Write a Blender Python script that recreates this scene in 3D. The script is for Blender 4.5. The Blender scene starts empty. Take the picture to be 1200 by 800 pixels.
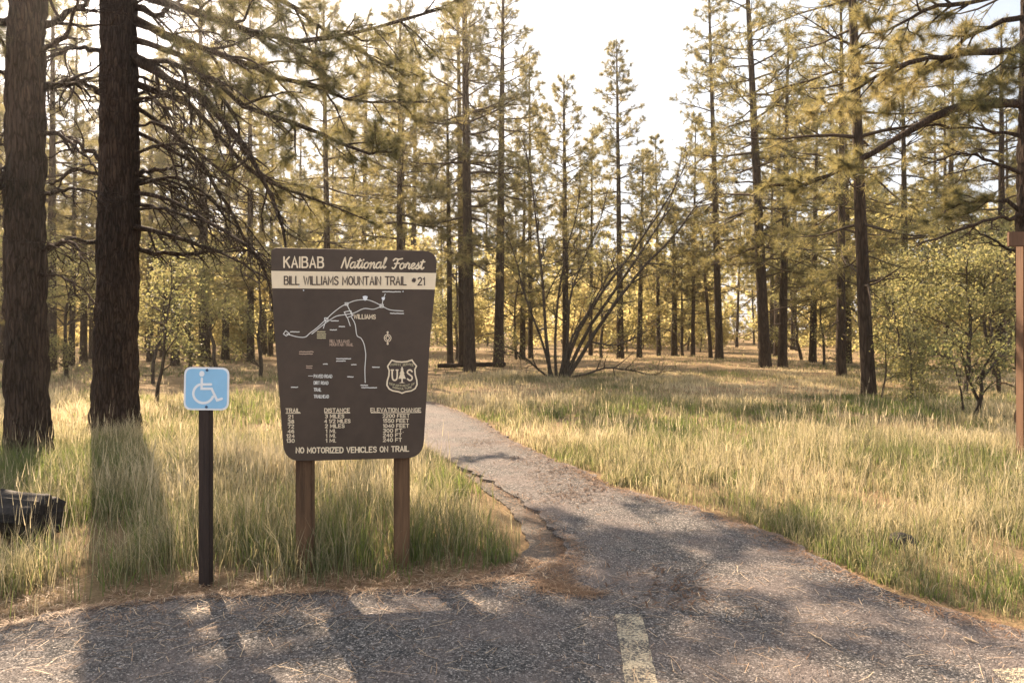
import bpy, bmesh, math, random
import numpy as np
from mathutils import Vector, noise as mnoise

random.seed(7)
RNG = np.random.default_rng(11)
SC = bpy.context.scene
COL = SC.collection

# ------------------------------------------------------------------ camera, sky, sun, exposure
CAM_H, FPX, HORIZON = 1.6, 800.0, 388.0
cam = bpy.data.cameras.new('camera')
cam.lens, cam.sensor_width = 24.0, 36.0
cam.shift_y = -(400 - HORIZON) / 1200.0
cam.clip_start, cam.clip_end = 0.05, 3000
cam.dof.use_dof, cam.dof.focus_distance, cam.dof.aperture_fstop = True, 4.6, 4.0
cam_o = bpy.data.objects.new('camera', cam)
COL.objects.link(cam_o)
cam_o.location = (0, 0, CAM_H)
cam_o.rotation_euler = (math.radians(90), 0, 0)
SC.camera = cam_o

SUN_EL, SUN_AZ = math.radians(38), math.radians(30.5)      # azimuth: left of straight ahead
world = bpy.data.worlds.new('World')
SC.world = world
world.use_nodes = True
wn = world.node_tree
sky = wn.nodes.new('ShaderNodeTexSky')
sky.sky_type = 'NISHITA'
sky.sun_disc = False
sky.sun_elevation, sky.sun_rotation = SUN_EL, -SUN_AZ
sky.air_density, sky.dust_density, sky.ozone_density = 1.0, 5.0, 1.0
# thin bright cloud all over the sky
wtc = wn.nodes.new('ShaderNodeTexCoord')
wno = wn.nodes.new('ShaderNodeTexNoise'); wno.inputs['Scale'].default_value = 2.6; wno.inputs['Detail'].default_value = 6
wn.links.new(wtc.outputs['Generated'], wno.inputs['Vector'])
wr = wn.nodes.new('ShaderNodeValToRGB')
wr.color_ramp.elements[0].position = .34; wr.color_ramp.elements[0].color = (.25, .25, .25, 1)
wr.color_ramp.elements[1].position = .56; wr.color_ramp.elements[1].color = (.9, .9, .9, 1)
wn.links.new(wno.outputs[0], wr.inputs[0])
wm = wn.nodes.new('ShaderNodeMixRGB')
wm.inputs['Color2'].default_value = (8.0, 8.4, 9.0, 1)
wn.links.new(wr.outputs[0], wm.inputs['Fac'])
wn.links.new(sky.outputs[0], wm.inputs['Color1'])
bg = wn.nodes['Background']
wn.links.new(wm.outputs[0], bg.inputs['Color'])
bg.inputs['Strength'].default_value = 0.05

sun = bpy.data.lights.new('sun', 'SUN')
sun.energy, sun.angle, sun.color = 5.0, math.radians(0.6), (1.0, .78, .55)
sun_o = bpy.data.objects.new('sun', sun)
COL.objects.link(sun_o)
SUN_DIR = Vector((-math.sin(SUN_AZ) * math.cos(SUN_EL), math.cos(SUN_AZ) * math.cos(SUN_EL), math.sin(SUN_EL)))
sun_o.rotation_euler = SUN_DIR.to_track_quat('Z', 'Y').to_euler()
sun_o.location = SUN_DIR * 60

vs = SC.view_settings
vs.view_transform, vs.look, vs.gamma, vs.exposure, vs.use_curve_mapping = 'Standard', 'None', 1.0, 1.9, False
SC.render.engine = 'CYCLES'
SC.cycles.use_denoising = True
SC.cycles.max_bounces = 6
SC.cycles.diffuse_bounces = 3
SC.cycles.transmission_bounces = 6
SC.cycles.transparent_max_bounces = 4
SC.cycles.volume_bounces = 1
SC.cycles.sample_clamp_indirect = 6


def at(px, py, Y):
    """the point seen at pixel (px, py) of the photograph, Y metres ahead"""
    return Vector(((px - 600) / FPX * Y, Y, CAM_H + (HORIZON - py) / FPX * Y))


def on_ground(px, py):
    Y = CAM_H * FPX / (py - HORIZON)
    return ((px - 600) / FPX * Y, Y)


# ------------------------------------------------------------------ mesh helpers
def new_mesh(name, verts, faces_by_size, attrs=None, smooth=False):
    """verts (N,3); faces_by_size: list of (F,k) int arrays; attrs: {name: (N,) floats}"""
    me = bpy.data.meshes.new(name)
    verts = np.asarray(verts, dtype=np.float32)
    faces = [np.asarray(f, dtype=np.int32) for f in faces_by_size if len(f)]
    me.vertices.add(len(verts))
    me.vertices.foreach_set('co', verts.ravel())
    loops = np.concatenate([f.ravel() for f in faces])
    sizes = np.concatenate([np.full(len(f), f.shape[1], dtype=np.int32) for f in faces])
    me.loops.add(len(loops))
    me.loops.foreach_set('vertex_index', loops)
    me.polygons.add(len(sizes))
    starts = np.zeros(len(sizes), dtype=np.int32)
    starts[1:] = np.cumsum(sizes)[:-1]
    me.polygons.foreach_set('loop_start', starts)
    if smooth:
        me.polygons.foreach_set('use_smooth', np.ones(len(sizes), dtype=bool))
    for k, v in (attrs or {}).items():
        a = me.attributes.new(k, 'FLOAT', 'POINT')
        a.data.foreach_set('value', np.asarray(v, dtype=np.float32))
    me.update()
    return me


def obj(name, me, mat=None, parent=None, **props):
    o = bpy.data.objects.new(name, me)
    COL.objects.link(o)
    if mat is not None:
        me.materials.append(mat)
    if parent is not None:
        o.parent = parent
    for k, v in props.items():
        o[k] = v
    return o


def thing(name, label, category, loc=(0, 0, 0), rotz=0.0, group=None):
    o = bpy.data.objects.new(name, None)
    COL.objects.link(o)
    o.location, o.rotation_euler = loc, (0, 0, rotz)
    o.empty_display_size = .2
    o['label'], o['category'] = label, category
    if group:
        o['group'] = group
    return o


def bm_mesh(name, bm, smooth=False):
    me = bpy.data.meshes.new(name)
    bm.to_mesh(me)
    bm.free()
    if smooth:
        for p in me.polygons:
            p.use_smooth = True
    return me


class Tubes:
    """many bent tapering tubes, built in batches of equal length"""
    def __init__(self):
        self.b = {}

    def add(self, P, R, k=5):
        P = np.asarray(P, dtype=float)
        self.b.setdefault((len(P), k), []).append((P, np.asarray(R, dtype=float)))

    def arrays(self):
        V, F4, off = [], [], 0
        for (n, k), items in self.b.items():
            P = np.stack([i[0] for i in items]); R = np.stack([i[1] for i in items])
            B = len(items)
            T = np.empty_like(P)
            T[:, 1:-1] = P[:, 2:] - P[:, :-2]
            T[:, 0] = P[:, 1] - P[:, 0]
            T[:, -1] = P[:, -1] - P[:, -2]
            T /= np.linalg.norm(T, axis=2, keepdims=True) + 1e-9
            mean = P[:, -1] - P[:, 0]
            ref = np.zeros((B, 3))
            ax = np.argmin(np.abs(mean), axis=1)
            ref[np.arange(B), ax] = 1
            U = np.cross(T, ref[:, None, :]); U /= np.linalg.norm(U, axis=2, keepdims=True) + 1e-9
            W = np.cross(T, U)
            a = np.linspace(0, 2 * np.pi, k, endpoint=False)
            ring = (P[:, :, None, :] + R[:, :, None, None] * (np.cos(a)[None, None, :, None] * U[:, :, None, :] + np.sin(a)[None, None, :, None] * W[:, :, None, :]))
            V.append(ring.reshape(-1, 3))
            b, i, j = np.meshgrid(np.arange(B), np.arange(n - 1), np.arange(k), indexing='ij')
            j2 = (j + 1) % k
            idx = lambda ii, jj: off + (b * n + ii) * k + jj
            F4.append(np.stack([idx(i, j), idx(i, j2), idx(i + 1, j2), idx(i + 1, j)], axis=-1).reshape(-1, 4))
            off += B * n * k
        return np.concatenate(V), np.concatenate(F4)

    def mesh(self, name):
        V, F = self.arrays()
        return new_mesh(name, V, [F], smooth=True)


def unit(v):
    v = np.asarray(v, dtype=float)
    return v / (np.linalg.norm(v, axis=-1, keepdims=True) + 1e-9)


def smooth_path(P, n):
    """Catmull-Rom resampling of a polyline to n points"""
    P = np.asarray(P, dtype=float)
    m = len(P)
    Q = np.vstack([2 * P[0] - P[1], P, 2 * P[-1] - P[-2]])
    out = []
    for t in np.linspace(0, m - 1 - 1e-6, n):
        i = int(t); f = t - i
        p0, p1, p2, p3 = Q[i], Q[i + 1], Q[i + 2], Q[i + 3]
        out.append(.5 * ((2 * p1) + (-p0 + p2) * f + (2 * p0 - 5 * p1 + 4 * p2 - p3) * f * f + (-p0 + 3 * p1 - 3 * p2 + p3) * f ** 3))
    return np.array(out)


def needles_mesh(name, tufts, per, length, width, rng):
    """tufts: list of (pos, dir, size, tint): a pom of thin needle triangles each"""
    pos = np.array([t[0] for t in tufts]); d = unit(np.array([t[1] for t in tufts]))
    size = np.array([t[2] for t in tufts]); tint = np.array([t[3] for t in tufts])
    n = len(pos)
    nd = unit(rng.normal(size=(n, per, 3)) * .85 + d[:, None, :] * .9)
    L = length * size[:, None] * rng.uniform(.7, 1.15, (n, per))
    base = pos[:, None, :] - d[:, None, :] * (rng.uniform(0, .6, (n, per)) * length * size[:, None])[:, :, None]
    tip = base + nd * L[:, :, None]
    tip[:, :, 2] -= L * .12
    side = unit(np.cross(nd, rng.normal(size=(n, per, 3)))) * (width * .5)
    V = np.stack([base - side, base + side, tip], axis=2).reshape(-1, 3)
    F = np.arange(n * per * 3).reshape(-1, 3)
    rnd = np.repeat(np.clip(tint[:, None] + rng.normal(0, .08, (n, per)), 0, 1).ravel(), 3)
    return new_mesh(name, V, [F], {'tint': rnd})


def leaves_mesh(name, pts, size, rng, tint=None):
    """pts (N,3): folded pointed leaves of two faces each"""
    pts = np.asarray(pts); n = len(pts)
    d = unit(rng.normal(size=(n, 3)) + np.array([0, 0, -.25]))
    u = unit(np.cross(d, rng.normal(size=(n, 3))))
    w = np.cross(d, u)
    L = size * rng.uniform(.6, 1.3, (n, 1)); W = L * rng.uniform(.26, .4, (n, 1))
    a = pts; b = pts + d * L
    c = pts + d * L * .5 + u * W + w * W * .4
    e = pts + d * L * .5 - u * W + w * W * .4
    V = np.stack([a, c, b, e], axis=1).reshape(-1, 3)
    i = np.arange(n)[:, None] * 4
    F = np.concatenate([i + np.array([[0, 1, 2]]), i + np.array([[0, 2, 3]])])
    t = rng.uniform(0, 1, n) if tint is None else np.clip(tint + rng.normal(0, .12, n), 0, 1)
    return new_mesh(name, V, [F], {'tint': np.repeat(t, 4)})


def vnoise(x, y, scale, seed=0):
    """smooth 2-D value noise, 0..1"""
    g = np.random.default_rng(seed).random((128, 128))
    x = np.asarray(x) / scale; y = np.asarray(y) / scale
    xi = np.floor(x).astype(int); yi = np.floor(y).astype(int)
    fx = x - xi; fy = y - yi
    fx = fx * fx * (3 - 2 * fx); fy = fy * fy * (3 - 2 * fy)
    G = lambda a, b: g[a % 128, b % 128]
    return (G(xi, yi) * (1 - fx) + G(xi + 1, yi) * fx) * (1 - fy) + (G(xi, yi + 1) * (1 - fx) + G(xi + 1, yi + 1) * fx) * fy


# ------------------------------------------------------------------ materials
def mat_new(name):
    m = bpy.data.materials.new(name)
    m.use_nodes = True
    nt = m.node_tree
    nt.nodes.clear()
    out = nt.nodes.new('ShaderNodeOutputMaterial')
    return m, nt, out


def N(nt, kind, **kw):
    n = nt.nodes.new(kind)
    for k, v in kw.items():
        if k in n.inputs:
            n.inputs[k].default_value = v
        else:
            setattr(n, k, v)
    return n


def ramp(nt, src, stops):
    r = nt.nodes.new('ShaderNodeValToRGB')
    e = r.color_ramp.elements
    while len(e) < len(stops):
        e.new(.5)
    for el, (p, c) in zip(e, stops):
        el.position = p; el.color = (*c, 1)
    nt.links.new(src, r.inputs[0])
    return r.outputs[0]


def principled(nt, out, color=None, rough=.8, spec=.3, normal=None):
    b = N(nt, 'ShaderNodeBsdfPrincipled', Roughness=rough)
    b.inputs['Specular IOR Level'].default_value = spec
    if color is not None:
        if isinstance(color, tuple):
            b.inputs['Base Color'].default_value = (*color, 1)
        else:
            nt.links.new(color, b.inputs['Base Color'])
    if normal is not None:
        nt.links.new(normal, b.inputs['Normal'])
    nt.links.new(b.outputs[0], out.inputs['Surface'])
    return b


def coords(nt, which='Object', scale=(1, 1, 1)):
    tc = nt.nodes.new('ShaderNodeTexCoord')
    mp = N(nt, 'ShaderNodeMapping')
    mp.inputs['Scale'].default_value = scale
    nt.links.new(tc.outputs[which], mp.inputs['Vector'])
    return mp.outputs[0]


def noise(nt, vec, scale, detail=4, rough=.6, dist=0.0):
    n = N(nt, 'ShaderNodeTexNoise', Scale=scale, Detail=detail, Roughness=rough, Distortion=dist)
    nt.links.new(vec, n.inputs['Vector'])
    return n.outputs[0]


def bump(nt, height, strength, dist):
    b = N(nt, 'ShaderNodeBump', Strength=strength, Distance=dist)
    nt.links.new(height, b.inputs['Height'])
    return b.outputs[0]


def mixc(nt, fac, a, b, mode='MIX'):
    m = nt.nodes.new('ShaderNodeMixRGB')
    m.blend_type = mode
    for s, v in (('Fac', fac), ('Color1', a), ('Color2', b)):
        if isinstance(v, (int, float)):
            m.inputs[s].default_value = v
        elif isinstance(v, tuple):
            m.inputs[s].default_value = (*v, 1)
        else:
            nt.links.new(v, m.inputs[s])
    return m.outputs[0]


def leaf_material(name, stops, trans_stops, trans=.5, rough=.55, spec=.25):
    m, nt, out = mat_new(name)
    at_ = N(nt, 'ShaderNodeAttribute', attribute_name='tint')
    c1 = ramp(nt, at_.outputs['Fac'], stops)
    c2 = ramp(nt, at_.outputs['Fac'], trans_stops)
    b = N(nt, 'ShaderNodeBsdfPrincipled', Roughness=rough)
    b.inputs['Specular IOR Level'].default_value = spec
    nt.links.new(c1, b.inputs['Base Color'])
    t = N(nt, 'ShaderNodeBsdfTranslucent')
    nt.links.new(c2, t.inputs['Color'])
    mx = N(nt, 'ShaderNodeMixShader')
    mx.inputs[0].default_value = trans
    nt.links.new(b.outputs[0], mx.inputs[1]); nt.links.new(t.outputs[0], mx.inputs[2])
    nt.links.new(mx.outputs[0], out.inputs['Surface'])
    return m


def bark_material(name, dark, mid, light, scale=1.0, bstr=.9, bdist=.03):
    m, nt, out = mat_new(name)
    v0 = coords(nt, 'Object', (11 * scale, 11 * scale, 1.5 * scale))
    nv = N(nt, 'ShaderNodeTexNoise', Scale=.9, Detail=4)
    nt.links.new(v0, nv.inputs['Vector'])
    ad = nt.nodes.new('ShaderNodeMixRGB'); ad.blend_type = 'ADD'; ad.inputs['Fac'].default_value = 1.1
    nt.links.new(v0, ad.inputs['Color1']); nt.links.new(nv.outputs['Color'], ad.inputs['Color2'])
    v = ad.outputs[0]
    n1 = noise(nt, v, 1.6, 6, .65, .6)
    vo = N(nt, 'ShaderNodeTexVoronoi', Scale=1.5, feature='DISTANCE_TO_EDGE')
    nt.links.new(v, vo.inputs['Vector'])
    crack = ramp(nt, vo.outputs['Distance'], [(0, (0, 0, 0)), (.22, (1, 1, 1))])
    big = noise(nt, coords(nt, 'Object', (1, 1, .5)), .9, 3)
    c = ramp(nt, n1, [(.3, dark), (.52, mid), (.75, light)])
    c = mixc(nt, .35, c, ramp(nt, big, [(.35, dark), (.65, light)]))
    c = mixc(nt, .75, c, ramp(nt, vo.outputs['Distance'], [(0, (.18, .16, .15)), (.16, (1, 1, 1))]), 'MULTIPLY')
    h = mixc(nt, .5, crack, n1)
    principled(nt, out, c, .92, .15, bump(nt, h, bstr, bdist))
    return m


M = {}
M['bark'] = bark_material('dark_pine_bark', (.016, .012, .010), (.044, .031, .023), (.125, .080, .056), 1.5)
M['bark_far'] = bark_material('pine_bark', (.020, .015, .011), (.048, .033, .024), (.105, .070, .048), .8, .6)
M['bark_oak'] = bark_material('oak_bark', (.030, .024, .019), (.065, .050, .038), (.12, .095, .072), 1.6, .5, .01)
M['twig'] = bark_material('twig_bark', (.040, .030, .022), (.085, .062, .045), (.16, .12, .085), 2.5, .3, .005)
M['needles'] = leaf_material('pine_needles',
    [(0, (.030, .042, .020)), (.5, (.058, .070, .028)), (1, (.12, .115, .048))],
    [(0, (.10, .10, .040)), (.5, (.36, .31, .115)), (1, (.74, .58, .25))], .45)
M['oak_leaves'] = leaf_material('oak_leaves',
    [(0, (.055, .072, .026)), (.5, (.11, .115, .042)), (1, (.21, .17, .065))],
    [(0, (.28, .28, .11)), (.5, (.56, .49, .20)), (1, (.80, .62, .30))], .62)
M['oak_green'] = leaf_material('young_oak_leaves',
    [(0, (.045, .060, .026)), (.5, (.085, .095, .040)), (1, (.15, .14, .060))],
    [(0, (.15, .17, .06)), (.5, (.32, .31, .12)), (1, (.55, .46, .2))], .48)
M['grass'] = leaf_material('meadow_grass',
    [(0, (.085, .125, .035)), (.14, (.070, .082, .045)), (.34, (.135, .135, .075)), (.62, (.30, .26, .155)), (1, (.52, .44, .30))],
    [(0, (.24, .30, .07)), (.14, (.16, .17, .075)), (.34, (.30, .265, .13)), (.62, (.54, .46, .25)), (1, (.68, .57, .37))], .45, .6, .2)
M['straw'] = leaf_material('dry_pine_straw',
    [(0, (.075, .040, .024)), (.45, (.21, .115, .062)), (.75, (.36, .24, .15)), (1, (.55, .42, .28))],
    [(0, (.08, .04, .02)), (.5, (.24, .13, .07)), (1, (.45, .33, .2))], .15, .6, .25)


def ground_material():
    m, nt, out = mat_new('meadow_soil')
    v = coords(nt, 'Object')
    a = noise(nt, v, .35, 5)
    b = noise(nt, v, 9, 6, .7)
    c = noise(nt, v, 70, 4, .7)
    col = ramp(nt, a, [(.32, (.15, .105, .058)), (.5, (.27, .175, .10)), (.68, (.36, .22, .13))])
    col = mixc(nt, .55, col, ramp(nt, b, [(.3, (.070, .055, .030)), (.55, (.21, .155, .080)), (.75, (.36, .27, .15))]))
    col = mixc(nt, .4, col, ramp(nt, c, [(.35, (.06, .045, .028)), (.65, (.36, .25, .14))]))
    h = mixc(nt, .5, b, c)
    principled(nt, out, col, .95, .1, bump(nt, h, 1.0, .04))
    return m


def asphalt_material(name, tones, patch, bright):
    m, nt, out = mat_new(name)
    v = coords(nt, 'Object')
    vo = N(nt, 'ShaderNodeTexVoronoi', Scale=112, Randomness=1.0)
    nt.links.new(v, vo.inputs['Vector'])
    vo2 = N(nt, 'ShaderNodeTexVoronoi', Scale=112, Randomness=1.0, feature='DISTANCE_TO_EDGE')
    nt.links.new(v, vo2.inputs['Vector'])
    sep = N(nt, 'ShaderNodeSeparateColor')
    nt.links.new(vo.outputs['Color'], sep.inputs[0])
    col = ramp(nt, sep.outputs[0], tones)
    edge = ramp(nt, vo2.outputs['Distance'], [(.0, (.30, .29, .28)), (.12, (1, 1, 1))])
    col = mixc(nt, .85, col, edge, 'MULTIPLY')
    big = noise(nt, v, 1.3, 6, .65)
    col = mixc(nt, ramp(nt, big, [(.42, (0, 0, 0)), (.62, (.55, .55, .55))]), col, patch)
    big2 = noise(nt, v, 4.5, 6, .7)
    col = mixc(nt, ramp(nt, big2, [(.5, (0, 0, 0)), (.72, (.5, .5, .5))]), col, bright)
    # height: rounded stones
    dome = N(nt, 'ShaderNodeMath', operation='MULTIPLY')
    nt.links.new(vo2.outputs['Distance'], dome.inputs[0]); nt.links.new(sep.outputs[1], dome.inputs[1])
    bp = bump(nt, dome.outputs[0], 1.0, .02)
    bp2 = N(nt, 'ShaderNodeBump', Strength=.6, Distance=.03)
    nt.links.new(big2, bp2.inputs['Height']); nt.links.new(bp, bp2.inputs['Normal'])
    principled(nt, out, col, .85, .25, bp2.outputs[0])
    return m


M['ground'] = ground_material()
M['asphalt'] = asphalt_material('weathered_asphalt', [(.1, (.030, .029, .030)), (.45, (.082, .077, .075)), (.8, (.17, .155, .145)), (1, (.38, .34, .31))], (.15, .116, .105), (.20, .162, .142))
M['asphalt_old'] = asphalt_material('crumbled_asphalt', [(.1, (.05, .045, .042)), (.5, (.10, .09, .08)), (.85, (.16, .14, .12)), (1, (.28, .24, .20))], (.15, .105, .075), (.19, .14, .10))


def painted(name, color, rough=.5, spec=.3, var=.12, scale=18):
    m, nt, out = mat_new(name)
    v = coords(nt, 'Object')
    n = noise(nt, v, scale, 5, .65)
    n2 = noise(nt, v, scale * .18, 4, .6)
    lo = tuple(c * (1 - var * 1.6) for c in color); hi = tuple(min(1, c * (1 + var)) for c in color)
    c = mixc(nt, .5, ramp(nt, n, [(.3, lo), (.7, hi)]), ramp(nt, n2, [(.3, lo), (.7, hi)]))
    principled(nt, out, c, rough, spec, bump(nt, n, .12, .004))
    return m


M['brown_paint'] = painted('brown_sign_paint', (.070, .048, .034), .55, .3, .2, 9)
M['cream'] = painted('cream_sign_paint', (.80, .66, .46), .6, .25, .06, 25)
M['letter_dark'] = painted('dark_brown_lettering', (.070, .048, .038), .6)
M['map_white'] = painted('white_map_lines', (.72, .70, .64), .6)
M['map_khaki'] = painted('faded_khaki_print', (.50, .43, .26), .6)
M['map_rust'] = painted('faded_rust_print', (.46, .33, .24), .6)
M['sign_blue'] = painted('faded_blue_enamel', (.27, .52, .74), .4, .4, .05, 12)
M['sign_white'] = painted('white_enamel', (.78, .79, .80), .4, .4, .05, 12)
M['steel'] = painted('galvanised_bolt', (.30, .30, .30), .4, .5)
M['dark_bolt'] = painted('dark_bolt_paint', (.05, .08, .15), .5, .4)


def wood_material(name, dark, light, scale=1.0):
    m, nt, out = mat_new(name)
    v = coords(nt, 'Object', (22 * scale, 22 * scale, 1.2 * scale))
    n = noise(nt, v, 1.8, 6, .65, .8)
    n2 = noise(nt, coords(nt, 'Object', (2, 2, .7)), 1.4, 4)
    c = mixc(nt, .4, ramp(nt, n, [(.3, dark), (.72, light)]), ramp(nt, n2, [(.35, dark), (.65, light)]))
    principled(nt, out, c, .8, .2, bump(nt, n, .7, .008))
    return m


M['post_brown'] = wood_material('brown_stained_post', (.058, .034, .020), (.19, .108, .058))
M['post_dark'] = wood_material('dark_painted_post', (.022, .016, .014), (.060, .040, .032))
M['timber'] = wood_material('red_brown_timber', (.085, .048, .030), (.17, .096, .058), .6)
M['log'] = wood_material('charred_weathered_log', (.008, .007, .007), (.045, .038, .034), .8)


def stripe_material():
    m, nt, out = mat_new('worn_yellow_stripe')
    v = coords(nt, 'Object')
    n = noise(nt, v, 70, 5, .75)
    n2 = noise(nt, v, 9, 4, .7)
    worn = ramp(nt, mixc(nt, .35, n, n2), [(.455, (0, 0, 0)), (.55, (1, 1, 1))])
    c = mixc(nt, worn, (.09, .082, .078), (.56, .47, .33))
    vo = N(nt, 'ShaderNodeTexVoronoi', Scale=112, feature='DISTANCE_TO_EDGE')
    nt.links.new(v, vo.inputs['Vector'])
    principled(nt, out, c, .8, .25, bump(nt, vo.outputs['Distance'], 1.0, .015))
    return m


M['stripe'] = stripe_material()

# ------------------------------------------------------------------ ground, asphalt
def ground_z(x, y):
    x = np.asarray(x, dtype=float); y = np.asarray(y, dtype=float)
    amp = np.clip((np.hypot(x, y - 2) - 4) / 10, 0, 1)
    z = (vnoise(x, y, 2.3, 3) - .5) * .10 * amp + (vnoise(x, y, 9, 4) - .5) * .25 * np.clip((y - 14) / 20, 0, 1)
    return z - .01


AX = np.concatenate([-np.geomspace(520, 16, 22), np.arange(-15, 15.1, .3), np.geomspace(16, 520, 22)])
AY = np.concatenate([-np.geomspace(160, 9, 12), np.arange(-8, 30.1, .3), np.geomspace(31, 600, 28)])
gx, gy = np.meshgrid(AX, AY)
gz = ground_z(gx, gy)
nx, ny = len(AX), len(AY)
ii, jj = np.meshgrid(np.arange(nx - 1), np.arange(ny - 1))
gf = np.stack([jj * nx + ii, jj * nx + ii + 1, (jj + 1) * nx + ii + 1, (jj + 1) * nx + ii], axis=-1).reshape(-1, 4)
obj('ground', new_mesh('ground', np.stack([gx, gy, gz], -1).reshape(-1, 3), [gf], smooth=True), M['ground'], kind='structure')

LEFT_EDGE = [on_ground(*p) for p in [(0, 742), (60, 728), (110, 717), (180, 709), (250, 703), (330, 700), (420, 698), (500, 695), (560, 690), (615, 680), (650, 664), (670, 648), (661, 637), (642, 617), (620, 595), (600, 582), (575, 568), (545, 552), (520, 540), (500, 527), (470, 512), (440, 500), (405, 488)]]
RIGHT_EDGE = [on_ground(*p) for p in [(395, 478), (450, 470), (505, 472), (536, 483), (569, 498), (597, 518), (634, 535), (684, 556), (720, 575), (772, 588), (820, 600), (862, 615), (910, 632), (945, 651), (985, 672), (1030, 695), (1090, 715), (1150, 733), (1200, 746)]]
ASPH = [(-14, 2.2), (-6, 3.1)] + LEFT_EDGE + RIGHT_EDGE + [(4.2, 3.2), (9, 2.2), (14, 1.2), (14, -9), (-14, -9)]
SHOULDER = [on_ground(*p) for p in [(470, 699), (500, 684), (560, 676), (604, 661), (618, 640), (610, 612), (592, 592), (565, 573), (545, 556), (560, 556), (590, 572), (625, 594), (665, 634), (678, 650), (650, 668), (615, 684), (560, 694)]]


def rough_outline(poly, step, amp, seed):
    rr = np.random.default_rng(seed)
    out = []
    for (a, b) in zip(poly, poly[1:] + poly[:1]):
        a, b = np.array(a), np.array(b)
        L = np.linalg.norm(b - a)
        n = max(1, int(L / step)) if L < 7 else 6
        nrm = np.array([b[1] - a[1], a[0] - b[0]]) / (L + 1e-9)
        for i in range(n):
            out.append(a + (b - a) * i / n + nrm * rr.normal(0, amp))
    return np.array(out)


def sheet(name, outline, z, depth, mat):
    bm = bmesh.new()
    vs_ = [bm.verts.new((p[0], p[1], z)) for p in outline]
    f = bm.faces.new(vs_)
    if f.normal.z < 0:
        f.normal_flip()
    bm.normal_update()
    r = bmesh.ops.extrude_face_region(bm, geom=[f])
    lower = [g for g in r['geom'] if isinstance(g, bmesh.types.BMVert)]
    # the extruded copy becomes the top, the first outline is pushed down and out a little
    for v in vs_:
        v.co.z -= depth
    bmesh.ops.triangulate(bm, faces=bm.faces[:])
    bmesh.ops.recalc_face_normals(bm, faces=bm.faces[:])
    return obj(name, bm_mesh(name, bm), mat, kind='structure')


asph_out = rough_outline(ASPH, .085, .030, 5)
sheet('asphalt_trail_and_lot', asph_out, .036, .12, M['asphalt'])
sheet('broken_asphalt_shoulder', rough_outline(SHOULDER, .08, .012, 6), .008, .05, M['asphalt_old'])

# worn parking stripe
st = [on_ground(*p) for p in [(721, 728), (752, 728), (776, 830), (736, 830)]]
sv, sf = [], []
NS = 14
for i in range(NS + 1):
    t = i / NS
    l = np.array(st[0]) * (1 - t) + np.array(st[3]) * t; r = np.array(st[1]) * (1 - t) + np.array(st[2]) * t
    sv += [(l[0] + RNG.normal(0, .003), l[1] + (RNG.normal(0, .006) if i == 0 else 0), .040), (r[0] + RNG.normal(0, .003), r[1], .040)]
    if i:
        k = 2 * i
        sf.append((k - 2, k - 1, k + 1, k))
obj('parking_stripe', new_mesh('parking_stripe', sv, [np.array(sf)]), M['stripe'], kind='structure')
st2 = [on_ground(*p) for p in [(1163, 794), (1222, 790), (1290, 850), (1215, 856)]]
obj('parking_stripe', new_mesh('parking_stripe', [(a, b, .040) for a, b in st2], [np.array([[0, 3, 2, 1]])]), M['stripe'], kind='structure')


def seg_dist(x, y, poly, closed=True):
    P = np.array(poly); Q = np.roll(P, -1, axis=0)
    if not closed:
        P, Q = P[:-1], Q[:-1]
    best = np.full(len(x), 1e9)
    for a, b in zip(P, Q):
        d = b - a
        t = np.clip(((x - a[0]) * d[0] + (y - a[1]) * d[1]) / (d @ d + 1e-12), 0, 1)
        best = np.minimum(best, np.hypot(x - a[0] - t * d[0], y - a[1] - t * d[1]))
    return best


def inside(x, y, poly):
    P = np.array(poly); Q = np.roll(P, -1, axis=0)
    c = np.zeros(len(x), dtype=bool)
    for a, b in zip(P, Q):
        hit = ((a[1] > y) != (b[1] > y)) & (x < (b[0] - a[0]) * (y - a[1]) / (b[1] - a[1] + 1e-12) + a[0])
        c ^= hit
    return c


def edge_distance(x, y):
    """metres from the asphalt (negative on it)"""
    d = seg_dist(x, y, ASPH)
    d2 = seg_dist(x, y, SHOULDER)
    on = inside(x, y, ASPH); on2 = inside(x, y, SHOULDER)
    d = np.minimum(np.where(on, -d, d), np.where(on2, -d2, d2))
    return d


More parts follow.
